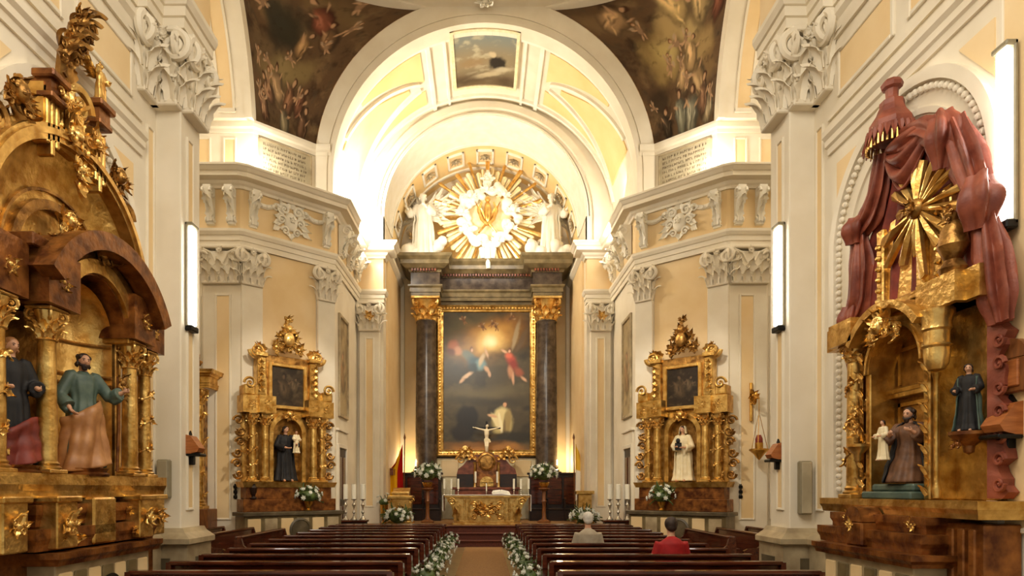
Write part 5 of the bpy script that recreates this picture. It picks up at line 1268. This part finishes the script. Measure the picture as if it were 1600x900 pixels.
# altar
t = thing('altar','carved gilt altar table with scrolled corner consoles','altar',(.06,21.35,FL),0)
b = MB(); b.prism([(-1.02,.12),(1.02,.12),(1.08,.3),(1.14,.55),(1.22,.78),(1.34,.9),(-1.34,.9),(-1.22,.78),(-1.14,.55),(-1.08,.3)],-.32,.35); b.build('body','goldb',t)
block_at(t,'base','goldb',(-1.14,1.14,-.4,.42,0,.07),(-1.08,1.08,-.36,.4,.07,.14)); block_at(t,'top','goldb',(-1.4,1.4,-.45,.48,.9,.97))
for q in (-1,1):
    b = MB(); b.prism([(q*.9,.14),(q*1.08,.14),(q*1.14,.55),(q*1.34,.88),(q*.98,.88),(q*.86,.6)][::q],-.42,-.3); b.scroll((q*1.14,-.43,.76),(q,0,0),(0,0,1),.13,1.6); b.leaf((q*1.0,-.43,.16),(q*.1,0,1),(0,-1,0),.55,.22,.5); b.build('console','gold',t,True)
    b = MB(); b.box(q*.56,q*.62,-.36,-.3,.14,.88,.01); b.box(q*.7,q*.76,-.36,-.3,.14,.88,.01); b.build('front_pilaster','gold',t)
b = MB(); b.clump((0,-.36,.5),.4,14,51,(0,-1,0),1,(1.5,.3,.9)); b.rosette((0,-.4,.52),(0,-1,0),.13,8)
for q in (-1,1): b.clump((q*.3,-.34,.45),.2,8,52); b.scroll((q*.42,-.35,.66),(q,0,0),(0,0,1),.11,1.6); b.scroll((q*.42,-.35,.28),(q,0,0),(0,0,1),.1,1.6,.3,0,-1)
b.build('front_carving','goldb',t,True)
b = MB(); b.box(-1.43,1.43,-.47,.5,.97,.985); b.box(-1.445,-1.43,-.47,.5,.45,.985); b.box(1.43,1.445,-.47,.5,.45,.985)
o = b.build('altar_cloth','linen'); tag(o,'white cloth over the gilt altar hanging at both ends','altar cloth'); o.location = (.06,21.35,FL)
AT = FL+.987
for k,px in enumerate((694,705,716,803,814,826)):
    w = ('outermost','middle','innermost','innermost','middle','outermost')[k]
    candlestick('candlestick',f'{w} white candle on silver stand at the {"left" if k<3 else "right"} end of the altar',((px-CX)*21.2/F,21.2,AT),.2,.33,.035,'silver','altar candles')
candlestick('candlestick','short candle at the middle of the altar table',((760-CX)*21.2/F,21.15,AT),.12,.26,.02,'silver')
b = MB(); b.prism([(-.3,.04),(-.26,.12),(-.02,.15),(0,.12),(.02,.15),(.26,.1),(.3,.02),(0,.05)],-.16,.16); o = b.build('missal','linen'); tag(o,'open white paged book on the altar table','book'); o.location = ((783-CX)*21.2/F,21.2,AT+.0); o.rotation_euler = (.15,0,.1)
# back altar with tabernacle
t = thing('tabernacle_altar','reddish gilt tabernacle with a round door and curved shoulders behind the altar','tabernacle',(.06,24.6,FL),0)
block_at(t,'base','marbler',(-1.2,1.2,-.45,.45,0,1.15),(-1.3,1.3,-.5,.5,1.15,1.25))
block_at(t,'gradine','woodd',(-1.15,1.15,-.1,.4,1.25,1.75))
b = MB(); pts = [(-1.15,1.75),(1.15,1.75),(1.1,1.95),(.9,2.1),(.7,2.35),(.55,2.45),(.42,2.5),(-.42,2.5),(-.55,2.45),(-.7,2.35),(-.9,2.1),(-1.1,1.95)]
b.prism(pts,.0,.3); b.build('shoulders','marbler',t)
b = MB(); b.box(-.4,.4,-.25,.3,1.25,2.2,.02); b.arch(0,2.2,.001,.4,-.25,.3,0,PI,24); b.build('tabernacle_body','goldr',t,True)
b = MB(); b.at((0,-.27,2.22),0,PI/2); b.lathe([(.33,0),(.34,.05),(.27,.08),(.25,.03),(.001,.04)],28); b.build('round_door','goldd',t,True)
b = MB(); b.arch(0,1.4,.001,.26,-.3,-.24,0,PI,20); b.box(-.26,.26,-.3,-.24,1.28,1.42); b.build('lower_door','gold',t)
for q in (-1,1):
    b = MB(); b.lathe([(.07,1.25),(.05,1.32),(.045,2.1),(.08,2.2)],12,(q*.45,-.26,0)); b.build('colonnette','gold',t,True)
    b = MB(); b.clump((q*.82,-.05,2.55),.36,12,60+q,(0,-1,0),1,(1.3,.5,.8)); b.cherub((q*.82,-.2,2.7),.11); b.cherub((q*.55,-.2,2.4),.09); b.scroll((q*1.0,-.05,2.3),(q,0,0),(0,0,1),.18,1.6); b.build('angel_carving','goldb',t,True)
# crucifix
t = thing('altar_crucifix','dark cross with pale crucified figure above the tabernacle','crucifix',(.06,24.5,FL+2.45),0); t.scale = (.86,.86,.86)
block_at(t,'cross','blackc',(-.05,.05,.04,.09,0,1.55),(-.62,.62,.04,.09,1.2,1.29)); b = MB(); b.lathe([(.16,0),(.16,.05),(.06,.1),(.05,.16)],16,(0,.06,0)); b.build('foot','brass',t,True)
b = MB(); H = 1.15
head_mesh(b,(.02,-.03,1.32),.085,.2,.3,.35)
b.tube([(0,0,1.22),(.015,-.02,1.28)],.04,8); b.tube([(0,0,.68),(0,-.02,.8),(0,-.04,.95),(0,-.02,1.12),(0,0,1.2)],[.09,.075,.1,.11,.06],12,.65)
for q in (-1,1):
    limb(b,[(q*.1,0,1.15),(q*.33,.0,1.2),(q*.53,.02,1.26)],[.045,.036,.024]); hand(b,(q*.53,.02,1.26),(q,0,.15),(0,-1,0),.12)
    limb(b,[(q*.05,0,.7),(q*.04,-.1,.42),(q*.015,.0,.14)],[.068,.05,.03]); b.tube([(q*.015,-.0,.14),(q*.015,-.04,.06),(q*.015,-.08,.02)],[.03,.03,.02],8)
bake_remesh(b,.012,'body','ivory',t,2)
b = MB(); b.tube([(0,-.01,.62),(0,-.01,.7),(0,-.01,.78)],[.115,.125,.1],16,.75); b.tube([(.11,-.04,.74),(.15,-.04,.6)],[.03,.045],7); b.build('loincloth','creamc',t,True)
for px in (743,777): candlestick('candlestick','tall white candle beside the tabernacle '+('left' if px<760 else 'right')+' colonnette',((px-CX)*24.2/F,24.2,FL+1.26),.16,.42,.04,'silver')
# ambo and credence
t = thing('lectern','carved gilt reading desk standing left of the altar','lectern',((627-CX)*21.6/F,21.6,FL),0)
block_at(t,'base','gold',(-.42,.42,-.32,.32,0,.1)); b = MB(); b.prism([(-.32,.1),(.32,.1),(.36,.75),(.3,.85),(-.3,.85),(-.36,.75)],-.24,.24); b.build('body','goldb',t)
block_at(t,'shelf','gold',(-.42,.42,-.32,.32,.85,.95)); b = MB(); b.prism([(-.22,.95),(.24,.95),(.24,1.22),(-.22,1.02)],-.28,.28,'x'); b.box(-.3,.3,-.26,-.2,1.0,1.08,.01); b.build('desk','goldb',t)
b = MB(); b.clump((0,-.26,.5),.22,9,66); b.build('front_carving','gold',t,True)
for q in (-1,1): b = MB(); b.scroll((q*.36,-.24,.78),(q,0,0),(0,0,1),.1,1.5); b.leaf((q*.34,-.25,.15),(0,0,1),(0,-1,0),.5,.16,.5); b.build('side_scroll','gold',t,True)
t = thing('pedestal_stand','narrow gilt pedestal standing right of the altar','pedestal',((913-CX)*21.6/F,21.6,FL),0)
block_at(t,'base','gold',(-.3,.3,-.25,.25,0,.1)); block_at(t,'shaft','goldb',(-.22,.22,-.18,.18,.1,1.0)); block_at(t,'top','gold',(-.3,.3,-.25,.25,1.0,1.12))
b = MB(); b.clump((0,-.2,.6),.2,9,67); b.build('front_carving','gold',t,True)
# flower stands
for px,w in ((668,'left'),(850,'right')):
    x = (px-CX)*22.4/F
    t = thing('flower_stand',f'brown wooden post carrying white flowers {w} of the altar','flower stand',(x,22.4,FL),0)
    b = MB(); b.lathe([(.24,0),(.24,.05),(.1,.12),(.07,.2),(.06,.7),(.09,.75),(.06,.8),(.06,1.1),(.2,1.18),(.2,1.22)],20); b.build('post','woodm',t,True)
    b = MB(); b.lathe([(.1,1.22),(.16,1.3),(.19,1.4),(.17,1.42)],18); b.build('bowl','brass',t,True)
    flowers('flower_arrangement',f'large ball of white flowers on the wooden post {w} of the altar',(x,22.4,FL+1.68),.5,26,40+px,'white flowers on the posts')
for px,py,w,sd in ((622,803,'below the gilt reading desk',1),(913,806,'below the gilt pedestal',2)):
    flowers('flower_arrangement',f'low spread of white flowers on the floor {w}',((px-CX)*21.05/F,21.05,FL+.24),.5,26,50+sd,'low white flowers on the sanctuary floor',.55)
b = MB(); R = random.Random(4)
flowers('flower_arrangement','few white lilies leaning beside the gilt reading desk',((600-CX)*21.5/F,21.5,FL+.72),.28,6,77,None,1.2,1.3,.7)
# standing candlesticks
for k,px in enumerate((540,553,567,953,966,980)):
    w = ('outermost','middle','innermost','innermost','middle','outermost')[k]
    candlestick('standing_candlestick',f'{w} tall silver candlestick with thick candle {"left" if k<3 else "right"} of the sanctuary',((px-CX)*19.0/F,19.0,.9),.62,.44,.07,'silver','tall standing candlesticks')
for s in (-1,1):
    t = thing('side_cabinet',f'dark low wooden cabinet under the tall candlesticks {"left" if s<0 else "right"} of the sanctuary','cabinet',(s*3.93,19.0,0),0)
    block_at(t,'body','woodd',(-.4,.4,-.2,.2,0,.84)); block_at(t,'top','wood',(-.44,.44,-.23,.23,.84,.9)); block_at(t,'door','wood',(-.37,-.01,-.225,-.19,.06,.8),(.01,.37,-.225,-.19,.06,.8))
# flags
def flag(name,label,loc,cols,seed,lean,down=False):
    t = thing(name,label,'flag',loc,0)
    b = MB(); b.lathe([(.16,0),(.16,.04),(.05,.1),(.04,.2)],16); b.build('foot','brass',t,True)
    b = MB(); b.tube([(0,0,.1),(lean*.04,0,2.9)],.02,8); b.lathe([(.001,3.15),(.03,3.05),(.045,2.98),(.02,2.9)],10,(lean*.04,0,0)); b.build('pole','woodm',t,True)
    def pos(u,v):
        z = 2.75-2.05*v*(1-.12*u)-.75*u*(1-v); x = -lean*(.04+.85*u*(.35+.65*sm(v,0,.5))-.02); y = -.05-.07*math.sin(u*17+v*2+seed)*(.3+.7*v)
        return V((x,y,z))
    def pn(u,v):
        c = np.zeros(u.shape+(3,)); 
        for lo,hi,col in cols: k_ = v if down else u; m = (k_>=lo)&(k_<=hi); c[m] = lin(col)
        return c
    o = painted('cloth',pos,48,48,pn,M['dyed'],t); so = o.modifiers.new('t','SOLIDIFY'); so.thickness = .012
    return t, pos
t,pos = flag('flag','red and yellow flag hanging from a pole left of the marble columns',((622-CX)*24/F+.32,24.0-.9,FL+.05),((0,.25,(176,20,20)),(.25,.75,(236,176,20)),(.75,1,(176,20,20))),1,1)
b = MB(); p = pos(.5,.42); b.box(p.x-.08,p.x+.08,p.y-.1,p.y-.07,p.z-.1,p.z+.1,.03); b.box(p.x-.06,p.x+.06,p.y-.1,p.y-.07,p.z+.1,p.z+.16,.01)
for q in (-1,1): b.lathe([(.016,-.1),(.016,.1),(.024,.12)],8,(p.x+q*.12,p.y-.08,p.z))
b.build('coat_of_arms','marbler',t,True)
t,pos = flag('flag','pale yellow and white flag hanging from a pole right of the marble columns',((893-CX)*24/F-.0,24.0-.9,FL+.05),((0,.45,(240,196,70)),(.45,1,(244,238,222))),3,-1,True)
# paintings on the chancel side walls
for s in (-1,1):
    rz = PI/2 if s<0 else -PI/2
    t = thing('wall_painting',f'tall faded painting in a pale frame above the {"left" if s<0 else "right"} chancel door','painting',(s*4.4,19.75,4.0),rz)
    block_at(t,'frame','stone',(-.62,-.52,-.07,0,0,3.1),(.52,.62,-.07,0,0,3.1),(-.52,.52,-.07,0,0,.1),(-.52,.52,-.07,0,3.0,3.1))
    def wp(u,v):
        c = Canvas(u,v,(176,156,116),300+s,.4,.04); c.cloud((120,98,66),-.1,.5,.8,301+s); c.person(.5,.4,.4,(140,110,72),5); c.cloud((206,190,150),.2,.6,.6,303); return c.c
    painted('canvas',lambda u,v:V((-.54+1.08*u,-.02,.08+2.94*v)),20,50,wp,M['paint'],t)
# ================================================================ PEWS, PEOPLE AND FITTINGS
def make_pew(name, label, L, group):
    t = thing(name, label, 'pew', (0,0,0), 0, group)
    b = MB(); b.prism([(-.02,.36),(.03,.36),(-.0,.9),(-.05,.9)],-L/2+.03,L/2-.03,'x'); b.build('backrest','wood',t)
    b = MB(); b.box(-L/2-.01,L/2+.01,-.1,.03,.88,.93,.015); b.build('top_rail','wood',t)
    b = MB(); b.box(-L/2+.03,L/2-.03,-.0,.42,.41,.455,.012); b.box(-L/2+.03,L/2-.03,.36,.4,.3,.41); b.build('seat','wood',t)
    for q in (-1,1):
        b = MB(); b.prism([(-.1,0),(.42,0),(.42,.08),(.38,.14),(.38,.4),(.44,.46),(.44,.62),(.36,.66),(.16,.68),(.06,.76),(.02,.9),(-.1,.92),(-.12,.5)],q*L/2-.03,q*L/2+.03,'x'); b.build('end_panel','wood',t)
    b = MB(); b.box(-L/2+.03,L/2-.03,-.36,-.16,.16,.2,.015); b.box(-L/2+.08,-L/2+.14,-.34,-.05,0,.16); b.box(L/2-.14,L/2-.08,-.34,-.05,0,.16); b.build('kneeler','woodd',t)
    b = MB(); b.box(-L/2+.03,L/2-.03,-.2,-.06,.68,.7,.008); b.build('book_ledge','wood',t)
    return t
names = ['nearest','second','third','fourth','fifth','sixth','seventh','eighth','ninth','tenth','eleventh']
for s, xa, xb in ((-1,-3.82,-1.02),(1,.8,3.6)):
    sd = 'left' if s<0 else 'right'
    p0 = None
    for k in range(11):
        y = 6.93+.885*k
        lab = f'{names[k]} dark wooden pew in the row of pews {sd} of the aisle'
        if k == 10: lab = f'front dark wooden pew {sd} of the aisle facing the steps'
        if p0 is None: p = p0 = make_pew('wooden_pew', lab, xb-xa, f'dark wooden pews {sd} of the aisle')
        else: p = copy_tree(p0); p['label'] = lab
        p.location = ((xa+xb)/2, y, 0)
    # pews set sideways in the transept
    q0 = None
    for k in range(3):
        lab = f'dark pew turned sideways in the {sd} crossing, ' + ('closest to the aisle','between two others','farthest from the aisle')[k]
        if q0 is None: q = q0 = make_pew('wooden_pew', lab, 2.6, f'sideways pews in the {sd} crossing')
        else: q = copy_tree(q0); q['label'] = lab
        q.location = (s*(4.55+.85*k), 13.2+.4*k, 0); q.rotation_euler = (0,0,s*PI/2)
    # kneeling desk in front of the first pew
    t = thing('kneeling_desk', f'brown panelled desk before the front pew {sd} of the aisle','desk',((xa+xb)/2,16.6,0),0)
    L = xb-xa
    block_at(t,'front_panel','wood',(-L/2,L/2,-.03,.03,.05,.86)); block_at(t,'top_rail','wood',(-L/2-.03,L/2+.03,-.16,.06,.86,.91)); 
    for q in (-1,1): block_at(t,'end_panel','wood',(q*L/2-.03,q*L/2+.03,-.3,.08,0,.88))
    for k in range(5): block_at(t,'inset_panel','woodm' if False else 'wood',(-L/2+.08+k*(L-.1)/5,-L/2+(k+1)*(L-.1)/5,-.05,-.02,.18,.76))
# carpet
b = MB(); b.box(-.62,.52,5.5,19.9,0,.014); o = b.build('aisle_runner','carpet'); tag(o,'tan carpet runner along the central aisle to the altar steps','carpet')
# bouquets on the pew ends
for s, x in ((-1,-.84),(1,.64)):
    sd = 'left' if s<0 else 'right'
    for k in range(7):
        y = 9.3+1.05*k
        flowers('bouquet',f'{names[k]} white bouquet along the {sd} pew ends from the camera',(x+RNG.uniform(-.02,.02),y,.52+.05*RNG.random()),.22,12,100+k+20*s,f'white bouquets on the {sd} pew ends',.85,1.15,cat='bouquet')
# people
seated_person('person with white hair in a grey beige shirt seated in the right pews',((919-CX)*10.7/F,10.72,0),PI,1.62,'greyc','hairw','browns',1.02)
seated_person('person with dark hair in a red top seated in the right pews',((1047-CX)*9.0/F,8.95,0),PI,1.6,'redc','hair','blackc',1.02)
# vertical tube lamps
def tube_lamp(label, loc, rz, h, w):
    t = thing('wall_lamp', label, 'wall lamp', loc, rz)
    block_at(t,'housing','speaker',(-w/2-.02,w/2+.02,-.04,0,-.05,h+.05)); block_at(t,'lamp_diffuser','lamp',(-w/2,w/2,-.1,-.04,0,h),c=.03); block_at(t,'lower_cap','black',(-w/2-.02,w/2+.02,-.11,0,-.08,-.0)); block_at(t,'upper_cap','speaker',(-w/2-.02,w/2+.02,-.11,0,h,h+.05))
    return t
tube_lamp('tall lit tube lamp on the left nave pier',(-4.28,9.22,4.15),PI/2,1.42,.18)
tube_lamp('tall lit tube lamp on the right nave pier',(4.28,9.22,4.15),-PI/2,1.42,.18)
tube_lamp('tall lit tube lamp on the near right nave wall beside the draped altarpiece',(4.6,5.6,4.14),-PI/2,1.5,.14)
# column loudspeakers
for s,px,z0,z1 in ((-1,257,1.68,2.22),(1,1257,1.45,2.2)):
    t = thing('column_loudspeaker',f'slim grey beige loudspeaker on the front of the {"left" if s<0 else "right"} nave pier','loudspeaker',((px-CX)*8.95/F,9.0,z0),0)
    block_at(t,'case','speaker',(-.085,.085,-.12,0,0,z1-z0),c=.02); block_at(t,'front_cloth','plaque',(-.07,.07,-.128,-.115,.02,z1-z0-.02))
# small sloping wall boxes
def wall_box(label, loc, rz, k=1.):
    t = thing('wall_box', label, 'wall box', loc, rz)
    b = MB(); b.prism([(-.0,0),(-.2*k,.05*k),(-.24*k,.12*k),(-.08*k,.34*k),(0,.36*k)],-.13*k,.13*k,'x'); b.build('case','box',t)
    block_at(t,'bracket','black',(-.05*k,.05*k,-.1*k,0,-.18*k,.02)); b = MB(); b.prism([(-.06*k,.36*k),(.06*k,.36*k),(0,.44*k)],-.03,0); b.build('hook','black',t)
    block_at(t,'lower_tray','black',(-.14*k,.14*k,-.26*k,-.0,-.02,.02))
wall_box('small orange brown sloping box on the right nave pier below the tube lamp',(4.28,9.3,2.22),-PI/2,.72)
wall_box('small brown sloping box on the left nave pier below the tube lamp',(-4.28,9.25,2.3),PI/2,.8)
wall_box('large brown sloping box on the near right nave wall',(4.62,5.6,2.26),-PI/2,.85)
t = thing('arched_wall_panel','brown wooden arched panel on the near right wall above the sloping box','wall panel',(4.62,5.56,2.64),-PI/2)
b = MB(); b.box(-.17,.17,-.06,0,0,.3,.01); b.arch(0,.3,.001,.17,-.06,0,0,PI,18); b.build('board','woodm',t,True); b = MB(); b.box(-.1,.1,-.08,-.05,.05,.28,.01); b.build('raised_field','box',t)
# hanging lamp on the right far pilaster
t = thing('hanging_lamp','brass sanctuary lamp on chains hanging from a bracket on the right pilaster','lamp',((1186-CX)*16.4/F,16.4,0),0)
b = MB(); b.lathe([(.001,2.55),(.05,2.6),(.14,2.72),(.24,2.8),(.24,2.84),(.1,2.86),(.1,3.0)],20); b.build('bowl','brass',t,True)
b = MB(); b.lathe([(.06,2.86),(.09,2.95),(.09,3.1),(.05,3.2)],14); b.build('red_glass','terrad',t,True)
b = MB()
for k in range(3): a = 2*PI*k/3; b.tube([(.22*math.cos(a),.22*math.sin(a),2.84),(.02*math.cos(a),.02*math.sin(a),3.7)],.008,5)
b.tube([(0,0,3.7),(0,0,4.15)],.01,5); b.build('chain','brass',t,True)
b = MB(); b.tube([(-.04,.45,4.0),(-.04,.1,4.15),(0,0,4.15)],.025,7); b.clump((-.04,.3,4.25),.24,9,5); b.tube([(-.04,.4,3.6),(-.04,.4,4.6)],.04,8); b.scroll((-.04,.2,4.1),(0,1,0),(0,0,1),.14,1.6); b.build('bracket','brass',t,True)
b = MB(); b.box(-.03,.03,-.02,.0,0,.4,.005); 
for k in range(3): b.box(-.05,.05,-.04,0,.02+.13*k,.1+.13*k,.01)
o = b.build('switch_panel','black'); tag(o,'small black switch panel low on the wall beside the right small altarpiece','switch'); o.location = ((1158-CX)*16.8/F,16.85,1.55)
o2 = o.copy(); COL.objects.link(o2); o2['label'] = 'small black switch panel low on the wall beside the left small altarpiece'; o2.location = ((367-CX)*16.8/F,16.85,1.55)
# ================================================================ CAMERA AND LIGHT
cam = bpy.data.cameras.new('camera'); co = bpy.data.objects.new('camera', cam); COL.objects.link(co)
co.location = (0,0,HC); co.rotation_euler = (PI/2,0,0)
cam.sensor_width = 36; cam.lens = 36*F/1600; cam.shift_x = (800-CX)/1600; cam.shift_y = (HY-450)/1600
cam.clip_start = .1; cam.clip_end = 200
SC.camera = co
w = bpy.data.worlds.new('world'); SC.world = w; w.use_nodes = True
bg = w.node_tree.nodes['Background']; bg.inputs['Color'].default_value = (1,.92,.78,1); bg.inputs['Strength'].default_value = .24
def light(name, kind, loc, energy, color=(1,.9,.74), size=.3, target=None, angle=60, size_y=None, blend=.6):
    l = bpy.data.lights.new(name, kind); l.energy = energy; l.color = color
    if kind == 'AREA':
        l.size = size
        if size_y: l.shape = 'RECTANGLE'; l.size_y = size_y
    else: l.shadow_soft_size = size
    if kind == 'SPOT': l.spot_size = math.radians(angle); l.spot_blend = blend
    o = bpy.data.objects.new(name, l); COL.objects.link(o); o.location = loc
    if target is not None: o.rotation_euler = (V(target)-V(loc)).to_track_quat('-Z','Y').to_euler()
    return o
WARM = (1,.91,.76); WHITE = (1,.94,.82)
light('nave_fill','AREA',(0,2.0,9.5),250,WARM,5,(0,8,2))  # added fill high over the nave, no fixture modelled
light('crossing_light','AREA',(0,12.0,16.5),760,WHITE,6,(0,12.5,0))
for s in (-1,1):
    light('cornice_flood','POINT',(s*5.9,16.75,10.5),45,WHITE,.15)
    light('chancel_flood','AREA',(s*4.15,20.2,10.4),170 if s < 0 else 75,WHITE,.8,(-s*1.5,22.5,12.5),size_y=2.2)
    light('column_uplight','POINT',(s*2.95,25.3,2.9),28,(1,.8,.5),.1)
    light('transept_light','AREA',(s*8.6,13,14.5),110,WARM,2.5,(s*8,13.5,0))
    light('side_altar_spot','SPOT',(s*1.2,11.5,8.5),700,WARM,.3,(s*5.3,17.6,3.6),38)
    light('nave_altar_spot','SPOT',(-s*2.6,4.2,7.8),210,WARM,.25,(s*4.3,6.6,3.4),55)
light('altar_spot','SPOT',(-1.5,15.5,9.4),800,WARM,.3,(0,25,5.2),36)
light('sanctuary_spot','SPOT',(2.0,15.5,9.2),600,WARM,.3,(0,21.5,1.2),40)
light('chancel_lamp','POINT',(-3.9,20.2,10.95),270,WHITE,.25)
light('lunette_fill','POINT',(.1,25.75,12.5),9,WARM,.2)  # unseen point light added behind the glory to brighten the lunette
light('recess_fill','AREA',(0,23.4,11.0),24,(1,.95,.86),2.6,(0,26.2,12.9),size_y=.4)  # unseen area light added so the altar recess reads brighter
SC.view_settings.view_transform = 'Standard'; SC.view_settings.look = 'None'; SC.view_settings.gamma = 1; SC.view_settings.use_curve_mapping = False
SC.view_settings.exposure = 0.9
SC.cycles.use_denoising = True
SC.cycles.max_bounces = 6; SC.cycles.diffuse_bounces = 4; SC.cycles.glossy_bounces = 3
SC.cycles.sample_clamp_indirect = 8
